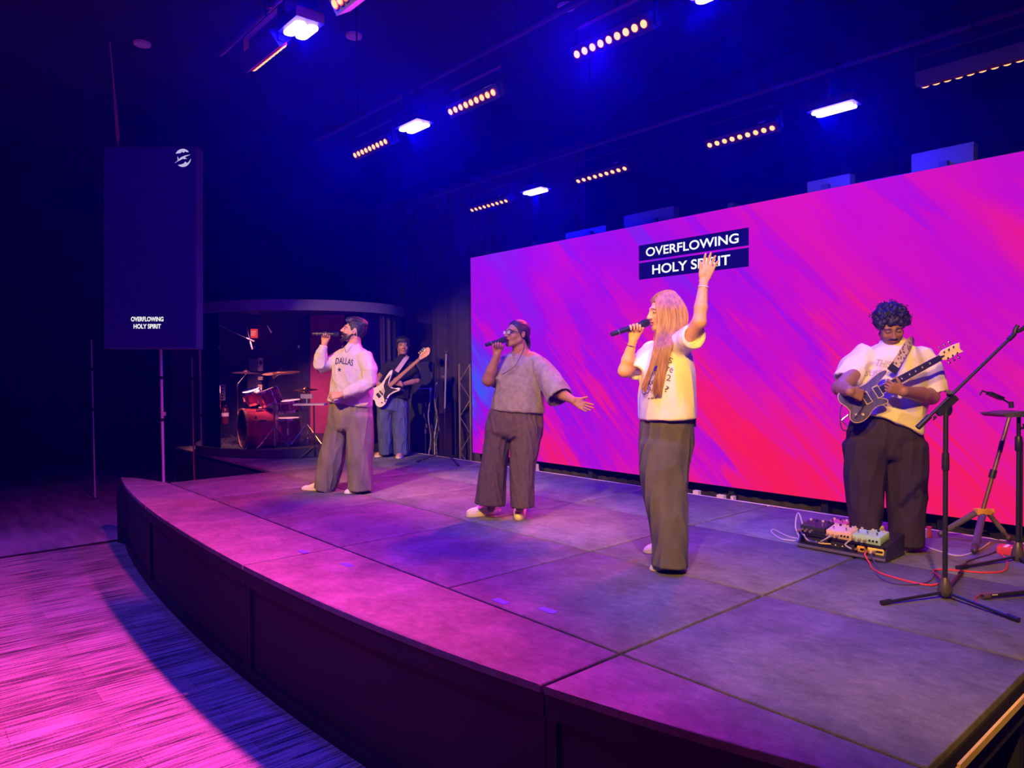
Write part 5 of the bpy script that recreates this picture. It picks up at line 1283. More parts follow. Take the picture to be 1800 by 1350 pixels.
for (x0,y0,x1,y1,nm,mm) in ((454,629,462,652,'door','cab_cream'), (439,631,453,652,'door','cab_grey'), (454,662,462,668,'shelf_edge','cab_cream'), (454,676,461,684,'shelf_edge','cab_cream'), (455,715,461,721,'shelf_edge','cab_cream')):
    col = {'cab_cream': (0.78,0.66,0.36), 'cab_grey': (0.22,0.20,0.20)}[mm]
    c_, s_, ax_ = wallbox(x0, y0, x1, y1, 12.72, 0.03); dd = MB().box(c_, s_, ax_).build(nm, mat(mm, col, 0.6), cb)
    if nm == 'door' and mm == 'cab_cream':
        c2, s2, ax2 = wallbox(456.5, 634, 460, 641, 12.70, 0.012); MB().box(c2, s2, ax2).build('window', MATS['notice_ink'], dd)

# ------------------------------------------------------------------ drum kit
CHR = mat('chrome', (0.75,0.73,0.75), 0.18, metal=1.0); SHELL = mat('red_lacquer', (0.50,0.06,0.08), 0.22, spec=0.6); HEADM = mat('drum_head', (0.72,0.66,0.66), 0.5); BHEAD = mat('black_drum_head', (0.015,0.013,0.02), 0.35)
WOODH = mat('hoop_wood', (0.62,0.30,0.22), 0.35); BRZ = mat('bronze_cymbal', (0.72,0.40,0.13), 0.28, metal=1.0)
def drum(name, c, axis, r, h, label, hoop=CHR, front=HEADM, back=HEADM, lugs=8, legs=None, group='drums of the kit'):
    c, axis = A3(c), nrm(axis); u, v, w = frame(axis)
    root = empty(name, tuple(c), label, 'drum', group)
    MB().lathe(c, axis, [(r,-h/2),(r,h/2)], 32).build('shell', SHELL, root)
    for s_, hm in ((1, front), (-1, back)):
        MB().lathe(c+axis*s_*(h/2), axis, [(r+0.008,-0.02),(r+0.014,-0.018),(r+0.014,0.018),(r+0.002,0.02),(r+0.002,-0.02)], 32, close=False).build('hoop', hoop, root)
        MB().lathe(c+axis*s_*(h/2+0.004), axis, [(r+0.002,-0.002),(r+0.002,0.002)], 32).build('drum_head', hm, root)
    for q in range(lugs):
        t = 2*PI*(q+0.5)/lugs; d_ = u*math.cos(t)+v*math.sin(t)
        lg = MB().box(c+d_*(r+0.012), (0.022,0.024,min(0.10, h*0.5)), (np.cross(axis, d_), d_, axis)).cyl(c+d_*(r+0.02)-axis*(h/2+0.02), c+d_*(r+0.02)+axis*(h/2+0.02), 0.004, n=6)
        lg.build('lug', CHR, root)
    return root
fK = nrm((-0.13,-0.99,0.0)); sK = nrm((fK[1]*-1, fK[0], 0)); 
if sK @ CR < 0: sK = -sK
bdc = dep(426, 756, 10.62); bdc[2] = RZ+0.285
bd = drum('bass_drum', bdc-fK*0.22, fK, 0.275, 0.42, 'large red bass drum with black front head and wooden hoop', WOODH, BHEAD, HEADM, 8)
fc = bdc+fK*0.003
MB().ring(fc+fK*0.002+A3((0.09,0,-0.13)), fK, 0.045, 0.006, 20, 6).build('port_ring', CHR, bd)
for s_ in (-1, 1): MB().cyl(bdc+sK*s_*0.26+A3((0,0,-0.12))-fK*0.08, bdc+sK*s_*0.36+A3((0,0,-0.283))+fK*0.06, 0.009, n=8).build('spur', CHR, bd)
def at_(px, py, d): return dep(px, py, d)
drum('rack_tom', at_(474,698,10.85), (-0.15,-0.35,1), 0.14, 0.20, 'red rack tom mounted over the bass drum, lit bright', lugs=6)
drum('rack_tom', at_(445,697,10.95), (0.1,-0.35,1), 0.125, 0.18, 'smaller dim rack tom nearest the dark cymbal', lugs=6)
drum('snare_drum', at_(509,714,11.0), (0,-0.1,1), 0.165, 0.14, 'shallow snare drum beside the microphone boom', lugs=8)
ft = drum('floor_tom', at_(505,757,11.25), (0,0,1), 0.20, 0.36, 'deep floor tom standing behind the bass drum', lugs=8)
for t in (0.4, 2.5, 4.6): MB().cyl(at_(505,757,11.25)+A3((0.225*math.cos(t),0.225*math.sin(t),0.05)), A3((*(at_(505,757,11.25)[:2]+0.235*A3((math.cos(t),math.sin(t)))),RZ+0.002)), 0.008, n=6).build('leg', CHR, ft)
pb = at_(505,757,11.25); 
def cymbal_stand(px, py, d, base_px, r, label, tilt=(0.1,-0.15,1), hats=False, boom=None, m_=BRZ, cat='cymbal'):
    top = at_(px, py, d); b = at_(base_px, 780, d); b[2] = RZ+0.001
    root = empty('cymbal_stand' if not hats else 'hi_hat_stand', tuple(b), label, cat, 'cymbals of the kit')
    tilt = nrm(tilt)
    st = A3((b[0], b[1], top[2]-0.12)) if boom is None else A3((b[0], b[1], boom))
    MB().cyl(b+A3((0,0,0.02)), A3((b[0],b[1],RZ+0.5)), 0.013, n=10).cyl(A3((b[0],b[1],RZ+0.45)), st, 0.009, n=10).cyl(A3((b[0],b[1],RZ+0.47)), A3((b[0],b[1],RZ+0.53)), 0.018, n=10).build('tube', CHR, root)
    MB().cyl(st-(top-st)*0.12, top-tilt*0.02, 0.007, n=8).sphere(st, 0.018).build('tilter', CHR, root)
    for q in range(3):
        t = 0.5+q*2*PI/3; f_ = b+A3((0.26*math.cos(t),0.26*math.sin(t),0.008)); k_ = A3((b[0],b[1],RZ+0.30))
        lg = MB().tube([k_+A3((0.012*math.cos(t),0.012*math.sin(t),0)), f_], 0.007, 6).tube([A3((b[0],b[1],RZ+0.08)), (k_+f_)/2], 0.005, 6).sphere(f_+A3((0,0,0.006)), 0.013)
        lg.build('leg', CHR, root)
    prof = [(r,-0.018),(r*0.7,-0.006),(r*0.28,0.004),(r*0.24,0.012),(r*0.14,0.026),(0.008,0.03),(0.008,0.027),(r*0.14,0.023),(r*0.24,0.009),(r*0.28,0.001),(r*0.7,-0.009),(r,-0.0205)]
    MB().lathe(top, tilt, prof, 40, close=False).build('cymbal', m_, root)
    if hats: MB().lathe(top-tilt*0.035, -tilt, prof, 40, close=False).build('cymbal', m_, root); MB().cyl(top, top+A3((0,0,0.14)), 0.004, n=6).build('pull_rod', CHR, root)
    MB().cyl(top+tilt*0.028, top+tilt*0.05, 0.012, n=10).build('wing_nut', CHR, root)
    return root
cymbal_stand(494, 653.5, 10.52, 483, 0.27, 'large bronze crash cymbal on a boom stand', (-0.12,-0.02,1), boom=at_(482,663,10.52)[2])
cymbal_stand(433, 654, 11.1, 419, 0.21, 'dark thin cymbal on a boom stand near the notice', (0.05,0.03,1), boom=at_(419,675,11.1)[2], m_=mat('dark_cymbal', (0.16,0.09,0.12), 0.3, metal=1.0))
cymbal_stand(538, 683.5, 11.0, 540, 0.175, 'pair of hi-hat cymbals on a pedal stand', (0.02,-0.04,1), hats=True)
# percussion tray on a slim stand, in front of the shield
ps = empty('percussion_table', tuple(A3((*onz(553,804)[:2], HS))), 'flat percussion table on a slim stand in front of the hi-hat', 'table')
p0 = onz(553, 804); 
tz = dep(553, 712, depth_of(p0))[2]
MB().cyl(p0+A3((0,0,0.03)), A3((p0[0],p0[1],tz)), 0.011, n=10).build('tube', mat('stand_black', (0.03,0.03,0.035), 0.4, metal=0.4), ps)
MB().box((p0[0]-0.06,p0[1]-0.02,tz+0.01), (0.44,0.22,0.022), (CRh if 'CRh' in globals() else nrm((CR[0],CR[1],0)), nrm((CF[0],CF[1],0)), A3((0,0,1)))).build('tabletop', mat('tray_grey', (0.55,0.48,0.55), 0.4), ps)
for q in range(3):
    t = 0.3+q*2*PI/3; MB().tube([p0+A3((0,0,0.16)), p0+A3((0.2*math.cos(t),0.2*math.sin(t),0.01))], 0.008, 6).build('leg', MATS['stand_black'], ps)
MB().box(A3((p0[0]-0.22,p0[1]+0.0,tz+0.12)), (0.17,0.03,0.065), (CR, CF, A3((0,0,1)))).cyl(A3((p0[0]-0.22,p0[1],tz+0.09)), A3((p0[0]-0.22,p0[1],tz+0.02)), 0.008, n=8).build('mixer_block', mat('block_pale', (0.6,0.5,0.5), 0.5), ps)
# kick pedal, throne
kp = at_(540,770,11.0); kp[2] = RZ
pd = empty('hi_hat_pedal', tuple(kp), 'chrome foot pedal frame beside the percussion table', 'pedal')
MB().tube([kp+CR*-0.07, kp+CR*-0.05+A3((0,0,0.24)), kp+CR*0.05+A3((0,0,0.24)), kp+CR*0.08], 0.008, 6).build('frame', CHR, pd); MB().box(kp+A3((0,0,0.06)), (0.08,0.02,0.12), (CR, CF, A3((0,0,1)))).build('footboard', MATS['notice_ink'], pd)
# overhead booms inside the booth
def boom_mic(pts, d, label, r=0.007):
    P_ = [dep(x, y, d+o) for x, y, o in pts]
    root = empty('overhead_boom', tuple(P_[0]), label, 'microphone', 'booth microphones')
    MB().tube(P_, r, 8).build('boom', CHR, root)
    v = nrm(P_[-1]-P_[-2]); MB().lathe(P_[-1], v, [(0.011,0),(0.013,0.03),(0.013,0.12),(0.010,0.13)], 12).build('microphone', mat('mic_silver', (0.5,0.45,0.45), 0.3, metal=0.7), root)
    MB().cyl(P_[0], A3((P_[0][0],P_[0][1],2.975)), 0.008, n=8).build('drop_rod', MATS['stand_black'], root)
boom_mic([(358,558,0), (410,584,0.05), (433,594,0.1)], 11.3, 'long chrome microphone boom across the booth top left')
boom_mic([(457,549,0), (464,562,0.0), (470,572,0.0)], 11.2, 'short angled microphone boom hanging near the exit sign')
boom_mic([(432,560,0), (436,585,0.0), (440,600,0.0)], 11.4, 'thin dim microphone boom hanging left of the exit sign')
# added fill, no lamp hangs here: gives the kit the bars' pink light
spot('booth_fill', (-10.85, 4.0, 2.78), (-11.3, 5.0, 1.0), (1.0,0.30,0.36), 420, angle=92, blend=0.6, size=0.08)

# ------------------------------------------------------------------ backstage, right of the bass player
def base_on(px, d, z=0.0): 
    p = dep(px, 700, d); return A3((p[0], p[1], z))
am = empty('bass_amplifier', tuple(base_on(746, 11.6, 0.0)), 'tall dark bass amplifier rack with tiny knobs behind the bass player', 'amplifier')
AMPB = mat('amp_black', (0.02,0.02,0.026), 0.55, bump=0.1)
p_ = base_on(746, 11.6)
zt0, zt1 = dep(746,690,11.6)[2], dep(746,637,11.6)[2]
MB().box(A3((p_[0],p_[1],(zt0+zt1)/2)), (0.30,0.35,zt1-zt0), (CR, CF, A3((0,0,1)))).build('amp_head', AMPB, am)
MB().box(A3((p_[0],p_[1],zt0/2)), (0.42,0.40,zt0-0.02), (CR, CF, A3((0,0,1)))).build('speaker_cabinet', AMPB, am)
for q in range(6): MB().cyl(dep(737+q*3.6, 683, 11.6-0.176), dep(737+q*3.6, 683, 11.6-0.195), 0.010, n=10).build('knob', mat('knob_pale', (0.6,0.6,0.7), 0.4), am)
MB().box(dep(748,641,11.6-0.178), (0.07,0.004,0.012), (CR, CF, CU)).build('badge', MATS['knob_pale'], am)
# moving head lamp
lm = empty('moving_head_light', tuple(dep(749, 618, 12.0)), 'small spotlight glaring blue-white behind the bass headstock', 'stage light')
q0 = dep(749, 617.5, 12.0); MB().lathe(q0+CF*0.02, -CF, [(0.07,-0.16),(0.075,-0.02),(0.06,0.0)], 20).build('housing', AMPB, lm); MB().lathe(q0-CF*0.001, -CF, [(0.036,0),(0.034,0.004)], 18).build('lens', emat('blue_white_lens', (0.45,0.6,1.0), 14.0), lm)
MB().cyl(q0+CF*0.10, A3(((q0+CF*0.10)[0],(q0+CF*0.10)[1],0.0)), 0.012, n=8).build('stand', MATS['stand_black'], lm)
tw = empty('truss_tower', tuple(base_on(817, 10.9)), 'dark metal truss tower standing at the LED wall edge', 'truss')
TRM = mat('truss_grey', (0.22,0.19,0.22), 0.5, metal=0.4)
zt = dep(808, 640, 10.9)[2]; cs = [base_on(808,10.75), base_on(827,10.75), base_on(808,11.05), base_on(827,11.05)]
for q in cs: MB().cyl(q, A3((q[0],q[1],zt)), 0.016, n=8).build('upright', TRM, tw)
for i in range(8):
    z0 = i*zt/8; z1 = (i+1)*zt/8
    MB().cyl(cs[0]+A3((0,0,z0 if i % 2 else z1)), cs[1]+A3((0,0,z1 if i % 2 else z0)), 0.008, n=6).build('brace', TRM, tw); MB().cyl(cs[0]+A3((0,0,z1)), cs[2]+A3((0,0,z0)), 0.008, n=6).build('brace', TRM, tw)
for px, ytop, lab in ((762,637,'thin black pole standing beside the hanging cable loops'), (800,700,'short dark pole in front of the truss tower')):
    q = base_on(px, 11.2); thing(MB().cyl(q, A3((q[0],q[1],dep(px,ytop,11.2)[2])), 0.014, n=8).cyl(q, q+A3((0,0,0.02)), 0.09, n=16), 'backstage_pole', MATS['stand_black'], lab, 'pole', 'backstage poles')
rq = np.random.default_rng(3)
for i, (px, y0, y1, col, lab) in enumerate(((747,688,755,'black_cable','looping black cable hanging left of the thin pole'), (755,683,800,'grey_cable','grey cable hanging from a white clip beside the thin pole'), (766,672,770,'grey_cable','knotted grey cable hanging right of the thin pole'), (769,690,795,'black_cable','black cable ending in plugs near the microphone stand'))):
    mm = mat(col, (0.35,0.33,0.38), 0.5) if col == 'grey_cable' else CABLE
    pts = [dep(px+2.2*math.sin(q*1.3+i), y0+(y1-y0)*q/7, 11.0+0.03*math.sin(q+i)) for q in range(8)]
    pts.append(A3((pts[-1][0], pts[-1][1], 0.3))); pts.append(A3((pts[-1][0], pts[-1][1]+0.02, 0.012)))
    cb_ = empty('hanging_cable', tuple(pts[-1]), lab, 'cable', 'backstage cables')
    MB().tube(spline(pts, 5), 0.010, 6).build('cord', mm, cb_)
    for q in (2, 4, 6, 7): MB().cyl(pts[q], pts[q]+A3((0.01,0,-0.06)), 0.014, 0.010, n=8).build('plug', mat('plug_brass', (0.6,0.5,0.3), 0.3, metal=0.9), cb_)
    if i == 1: MB().box(dep(757,685,10.98), (0.03,0.02,0.06), (nrm(CR+CU*0.4), CF, CU)).build('clip', MATS['label_white'], cb_)
def tripod(root, c, hub, feet, r, mleg, foot=True, mfoot=None):
    for f in feet:
        f = A3(f); f[2] = max(f[2], HS+0.012); lg = MB().tube([hub+nrm(f-hub)*0.02, f], r, 8).build('leg', mleg, root)
        if foot: MB().cyl(f-nrm(f-hub)*0.045, f+nrm(f-hub)*0.006, r*1.7, n=10).build('rubber_foot', mfoot or mleg, lg)
STB = mat('stand_black', (0.03,0.03,0.035), 0.4, metal=0.4)
# straight microphone stand at the back
s0 = onz(783, 806); st = empty('microphone_stand', tuple(s0), 'straight microphone stand with empty clip at the rear stage edge', 'microphone stand')
dd = depth_of(s0); zt = dep(784,618,dd)[2]
MB().cyl(s0+A3((0,0,0.03)), A3((s0[0],s0[1],dep(783,715,dd)[2])), 0.011, n=10).build('lower_tube', STB, st)
MB().cyl(A3((s0[0],s0[1],dep(783,718,dd)[2])), dep(784.5,622,dd), 0.013, n=10).build('upper_tube', mat('blue_grey_tube', (0.16,0.16,0.22), 0.4), st)
MB().box(dep(781,662,dd), (0.07,0.03,0.03), (CR, CF, CU)).sphere(dep(777.5,663,dd), 0.014).build('clutch', STB, st)
MB().tube([dep(781.5,613,dd), dep(782,617,dd), dep(784.5,620,dd), dep(787,617,dd), dep(787,613,dd)], 0.007, 6).build('clip', STB, st)
tripod(st, s0, s0+A3((0,0,0.10)), [onz(734,813), onz(806,820), onz(800,805)], 0.008, STB)
# ------------------------------------------------------------------ guitars
def guitar(root, br, nut, nhint, outline, body_m, scale, parts, thick=0.042):
    """br, nut: world points of bridge and nut; returns a frame whose x runs along the neck"""
    gx = nrm(nut-br); gn = nrm(A3(nhint)-gx*A3(nhint).dot(gx)); gy = np.cross(gn, gx)
    if gy[2] < 0: gy = -gy
    k = np.linalg.norm(nut-br)/scale
    def p(x, y, z=0.0): return br+(gx*x+gy*y+gn*z)*k
    pts = [A3((x, y, 0)) for x, y in outline]; pts.append(pts[0]); poly = [(q[0]*k, q[1]*k) for q in spline(pts, 5)[:-1]]
    bo = MB().prism(poly, br, gx, gy, gn, -thick*k, 0, 0.004*k).build('body', body_m, root)
    return p, gx, gy, gn, k, bo
dP = lambda x, y, o: d.W(d.P(x, y, o))
gb, gnut = dP(1513, 704.5, -0.25), dP(1653, 628.5, -0.33)
gt = empty('electric_guitar', tuple(gb), 'purple electric guitar with cream headstock held by the curly-haired player', 'guitar')
GBODY = mat('purple_flame', (0.10,0.085,0.30), 0.25, vary=0.35, scale=6, stretch=(6,1,1))
prs = [(-0.10,-0.03),(-0.128,-0.075),(-0.118,-0.118),(-0.07,-0.138),(-0.015,-0.130),(0.04,-0.102),(0.08,-0.094),(0.118,-0.100),(0.148,-0.104),(0.165,-0.094),(0.155,-0.074),(0.130,-0.052),(0.125,-0.032),
       (0.140,0.034),(0.165,0.052),(0.205,0.070),(0.262,0.092),(0.262,0.110),(0.215,0.116),(0.15,0.104),(0.09,0.092),(0.03,0.098),(-0.03,0.122),(-0.08,0.130),(-0.118,0.110),(-0.130,0.065),(-0.11,0.015)]
p, gx, gy, gn, k, bo = guitar(gt, gb, gnut, (-CF+CU*0.12+CR*0.05), prs, GBODY, 0.635, None)
o_ = MB(); po = [A3((x*1.006, y*1.006, 0)) for x, y in prs]; po.append(po[0]); o_.tube([p(q[0], q[1], -0.006) for q in spline(po, 5)[:-1]], 0.0035, 6, closed=True); o_.build('binding', mat('maple_binding', (0.62,0.45,0.28), 0.4), bo)
NECKM = mat('maple_neck', (0.60,0.42,0.24), 0.4); FB = mat('dark_fingerboard', (0.03,0.025,0.07), 0.35)
nk = MB().prism([(0.16*k,-0.027*k),(0.635*k,-0.021*k),(0.635*k,0.021*k),(0.16*k,0.027*k)], gb, gx, gy, gn, -0.020*k, 0.004*k, 0.003*k).build('neck', NECKM, gt)
fb = MB().prism([(0.155*k,-0.028*k),(0.635*k,-0.0215*k),(0.635*k,0.0215*k),(0.155*k,0.028*k)], gb, gx, gy, gn, 0.0042*k, 0.010*k).build('fingerboard', FB, gt)
PEARL = mat('pearl', (0.75,0.72,0.80), 0.3)
for i in range(1, 22):
    x = 0.635*(2**(-i/12)); MB().box(p(x, 0, 0.0108), (0.0028*k, 0.044*k, 0.002*k), (gx, gy, gn)).build('fret', CHR, fb)
for i in (3, 5, 7, 9, 12, 15, 17, 19):
    x = 0.635*(2**(-(i-0.5)/12)); MB().prism([(-0.007*k,-0.002*k),(0.0,0.008*k),(0.008*k,0.004*k),(0.002*k,0.0),(0.006*k,-0.007*k)], p(x, 0, 0.0103), gx, gy, gn, 0, 0.0012*k).build('inlay', PEARL, fb)
hd = [(0.632,-0.021),(0.66,-0.036),(0.70,-0.040),(0.745,-0.034),(0.790,-0.040),(0.780,-0.012),(0.800,0.030),(0.775,0.036),(0.73,0.038),(0.67,0.042),(0.645,0.030),(0.632,0.021)]
hs_ = MB().prism([(x*k, y*k) for x, y in hd], gb, gx, gy, gn, -0.012*k, 0.003*k, 0.002*k).build('headstock', mat('cream_headstock', (0.72,0.58,0.40), 0.4), gt)
MB().prism([(0.632*k,-0.012*k),(0.665*k,-0.004*k),(0.665*k,0.004*k),(0.632*k,0.012*k)], gb, gx, gy, gn, 0.003*k, 0.006*k).build('truss_cover', FB, hs_)
for i in range(3):
    for s_ in (-1, 1):
        q = p(0.672+i*0.036, s_*0.026, 0.0); tu = MB().cyl(q, q+gn*0.020*k, 0.006*k, n=10).cyl(q-gn*0.006, q+gy*s_*0.034*k-gn*0.006, 0.003*k, n=8).sphere(q+gy*s_*0.040*k-gn*0.006, (0.010*k,0.008*k,0.005*k), (gx, gy, gn), 10, 6)
        tu.build('tuner', CHR, hs_)
for x in (0.045, 0.135):
    pu = MB().box(p(x, 0, 0.006), (0.036*k, 0.082*k, 0.014*k), (gx, gy, gn)).build('pickup', mat('pickup_navy', (0.05,0.05,0.22), 0.3), gt)
    fr_ = MB()
    for s_ in (-1, 1): fr_.box(p(x+s_*0.021, 0, 0.005), (0.006*k, 0.094*k, 0.012*k), (gx, gy, gn)).box(p(x, s_*0.044, 0.005), (0.048*k, 0.006*k, 0.012*k), (gx, gy, gn))
    fr_.build('pickup_ring', mat('ring_cream', (0.72,0.62,0.45), 0.5), pu)
MB().box(p(0, 0, 0.006), (0.030*k, 0.080*k, 0.012*k), (gx, gy, gn)).build('bridge', CHR, gt); MB().tube([p(0.01,-0.03,0.012), p(-0.03,-0.05,0.03), p(-0.11,-0.085,0.03)], 0.003*k, 6).build('tremolo_arm', CHR, gt)
for x, y in ((-0.040,-0.095),(-0.080,-0.075)): MB().lathe(p(x, y, 0.0), gn, [(0.010*k,0),(0.011*k,0.006),(0.009*k,0.014)], 14).build('knob', mat('knob_amber', (0.6,0.5,0.35), 0.3), gt)
for i in range(6): MB().tube([p(0.0, (i-2.5)*0.0105, 0.0145), p(0.635, (i-2.5)*0.0068, 0.013)], 0.0009*k, 4).build('string', CHR, gt)
# strap: over the left shoulder to the upper horn
def strap(root, pts, w, m_, name='strap', th=0.003, wd=None):
    sp_ = spline(pts, 6); mb = MB(); vs_ = []; n = len(sp_)
    for i, q in enumerate(sp_):
        t = nrm(sp_[min(i+1, n-1)]-sp_[max(i-1, 0)]); nn = nrm(-CF-t*(-CF @ t)) if wd is None else nrm(A3(wd)-t*(A3(wd) @ t)); u = np.cross(t, nn)
        for a_, b_ in ((-1,-1),(1,-1),(1,1),(-1,1)): vs_.append(q+u*a_*w/2+nn*b_*th/2)
    fs = [(4*i+j, 4*i+(j+1)%4, 4*i+4+(j+1)%4, 4*i+4+j) for i in range(n-1) for j in range(4)]+[(3,2,1,0), tuple(4*(n-1)+j for j in range(4))]
    mb.add(vs_, fs); return mb.build(name, m_, root)
m, N, L, P = node_mat('patterned_strap')
tc = N.new('ShaderNodeTexCoord'); vo_ = N.new('ShaderNodeTexVoronoi'); vo_.inputs['Scale'].default_value = 42; L.new(tc.outputs['Object'], vo_.inputs['Vector'])
rp = ramp(N, [(0.0, (0.16,0.10,0.08)), (0.36, (0.18,0.11,0.09)), (0.42, (0.58,0.48,0.44))]); L.new(vo_.outputs['Distance'], rp.inputs[0]); L.new(rp.outputs[0], P.inputs['Base Color']); P.inputs['Roughness'].default_value = 0.8
so = strap(gt, [dP(1571,646,-0.235), dP(1580,632,-0.225), dP(1592,613,-0.18), dP(1600,601,-0.11), dP(1603,599,0.0), dP(1598,612,0.10), dP(1570,650,0.19)], 0.055, m, 'strap')
MB().box(dP(1570,648,-0.235), (0.06,0.008,0.045), (nrm(CR*0.8-CU*0.6), CF, nrm(CU*0.8+CR*0.6))).build('strap_end', mat('strap_leather', (0.02,0.02,0.03), 0.5), so)
jk = p(-0.128,-0.05,-0.02); ct = MB().cyl(jk, jk-gx*0.05-gy*0.01, 0.006, n=8); ct.build('jack_plug', CHR, gt)
gc = MB().tube(spline([jk-gx*0.05-gy*0.01, dP(1490,752,-0.25), dP(1484,757,-0.24), dP(1478,748,-0.23), dP(1477,725,-0.22), dP(1480,712,-0.20)], 6), 0.0035, 6)
gc.build('lead', CABLE, gt)
# white bass
eP = lambda x, y, o: e.W(e.P(x, y, o))
bb, bnut = eP(665.5, 695, -0.24), eP(738, 630.5, -0.34)
bs = empty('bass_guitar', tuple(bb), 'white bass guitar with black pickguard held by the player in blue jeans', 'guitar')
WB = mat('white_lacquer', (0.80,0.74,0.74), 0.3)
jb = [(-0.10,-0.02),(-0.13,-0.09),(-0.10,-0.155),(-0.02,-0.170),(0.07,-0.135),(0.14,-0.115),(0.22,-0.13),(0.29,-0.155),(0.325,-0.145),(0.315,-0.115),(0.26,-0.075),(0.24,-0.035),(0.25,0.035),(0.30,0.07),(0.38,0.115),(0.415,0.145),(0.40,0.165),(0.32,0.155),(0.22,0.125),(0.13,0.11),(0.04,0.13),(-0.05,0.16),(-0.11,0.145),(-0.135,0.08),(-0.115,0.02)]
p, gx, gy, gn, k, bo = guitar(bs, bb, bnut, (-CF+CU*0.1), jb, WB, 0.864, None)
MB().prism([(x*k, y*k) for x, y in [(0.02,-0.13),(0.12,-0.095),(0.22,-0.105),(0.29,-0.135),(0.26,-0.085),(0.225,-0.045),(0.235,0.04),(0.30,0.085),(0.36,0.12),(0.24,0.105),(0.16,0.06),(0.12,-0.02),(0.05,-0.06)]], bb, gx, gy, gn, 0.0005, 0.005).build('pickguard', mat('pickguard_black', (0.02,0.015,0.02), 0.3), bs)
MB().prism([(0.22*k,-0.030*k),(0.864*k,-0.021*k),(0.864*k,0.021*k),(0.22*k,0.030*k)], bb, gx, gy, gn, -0.018*k, 0.012*k, 0.003*k).build('neck', mat('rosy_maple', (0.55,0.30,0.17), 0.4), bs)
hb = MB().prism([(x*k, y*k) for x, y in [(0.862,-0.021),(0.90,-0.030),(0.96,-0.045),(1.02,-0.045),(1.06,-0.02),(1.085,0.01),(1.08,0.045),(1.045,0.06),(1.00,0.05),(0.93,0.055),(0.89,0.04),(0.862,0.021)]], bb, gx, gy, gn, -0.012*k, 0.004*k, 0.002*k).build('headstock', MATS['rosy_maple'], bs)
for i in range(4): MB().cyl(p(0.91+i*0.035,0.02,0.004), p(0.91+i*0.035,0.02,0.02), 0.008*k, n=8).box(p(0.91+i*0.035,0.075,-0.006), (0.022*k,0.03*k,0.006*k), (gx, gy, gn)).build('tuner', CHR, hb)
for x, w in ((0.06,0.02),(0.16,0.022)): MB().box(p(x,0,0.008), (w*k,0.085*k,0.012*k), (gx, gy, gn)).build('pickup', MATS['pickguard_black'], bs)
MB().box(p(0,0,0.008), (0.045*k,0.075*k,0.012*k), (gx, gy, gn)).build('bridge', MATS['pickguard_black'], bs)
for x, y in ((-0.03,-0.12),(0.02,-0.135),(0.07,-0.125)): MB().lathe(p(x,y,0.003), gn, [(0.011*k,0),(0.010*k,0.014)], 12).build('knob', MATS['pickguard_black'], bs)
for i in range(4): MB().tube([p(0,(i-1.5)*0.018,0.016), p(0.864,(i-1.5)*0.010,0.015)], 0.0018, 4).build('string', CHR, bs)
strap(bs, [eP(697,653,-0.26), eP(705,642,-0.22), eP(713,631,-0.14), eP(716,628,-0.02), eP(712,640,0.13)], 0.06, mat('mauve_strap', (0.50,0.36,0.46), 0.8))

# ------------------------------------------------------------------ stands at the right
# boom microphone stand
s0 = onz(1661, 1052); dd = depth_of(s0); st = empty('boom_microphone_stand', tuple(s0), 'black tripod microphone stand with long raised boom and empty clip', 'microphone stand')
def col_(px, py, D_=dd): return A3((s0[0], s0[1], dep(px, py, D_)[2]))
MB().cyl(col_(1661,1052), col_(1663,715), 0.0125, n=14).build('lower_tube', STB, st)
MB().cyl(col_(1663,800), col_(1663,712), 0.010, n=12).build('upper_tube', STB, st)
MB().lathe(col_(1663,826), (0,0,1), [(0.015,0),(0.0185,0.008),(0.0185,0.05),(0.0165,0.095)], 14).build('clutch', STB, st)
MB().lathe(col_(1661,1047), (0,0,1), [(0.022,0),(0.034,0.015),(0.037,0.03),(0.028,0.07),(0.016,0.10)], 18).build('hub', mat('hub_bronze', (0.10,0.08,0.06), 0.4, metal=0.3), st)
hub = col_(1661,1040)
for f in ((1551,1064),(1789,1094),(1690,1010)):
    fw_ = onz(*f); lg = MB().tube([hub+nrm(fw_-hub)*0.03, fw_+A3((0,0,0.012))], 0.0085, 8).build('leg', STB, st); q = nrm(fw_-hub)
    MB().cyl(fw_+A3((0,0,0.014))-q*0.05, fw_+A3((0,0,0.014))+q*0.006, 0.013, n=10).build('rubber_foot', STB, lg)
pv = dep(1664, 713, dd)
MB().sphere(pv+A3((0,0,-0.02)), (0.030,0.022,0.04), (CR, CF, A3((0,0,1)))).bar(dep(1648,728,dd-0.02), dep(1680,698,dd-0.02), 0.03, 0.03).cyl(dep(1668,694,dd-0.02), dep(1669,689,dd-0.05), 0.013, n=12).build('boom_clamp', STB, st)
MB().cyl(dep(1614,751,dd-0.02), dep(1776,594,dd-0.02), 0.0085, n=10).build('boom', STB, st)
MB().cyl(dep(1613,752,dd-0.02), dep(1634,731.5,dd-0.02), 0.0145, n=12).build('counterweight', STB, st)
MB().cyl(dep(1645,733,dd-0.02), dep(1641,738,dd-0.04), 0.004, n=8).sphere(dep(1643.5,733,dd-0.05), 0.009).build('wing_screw', STB, st)
MB().cyl(dep(1773,597,dd-0.02), dep(1783,587,dd-0.02), 0.013, n=10).tube(spline([dep(1783,588,dd-0.02), dep(1784,580,dd-0.02), dep(1789,572,dd-0.02)], 4), 0.011, 8).tube([dep(1786,583,dd-0.02), dep(1795,580,dd-0.02), dep(1806,571,dd-0.02)], 0.011, 8).build('clip', STB, st)
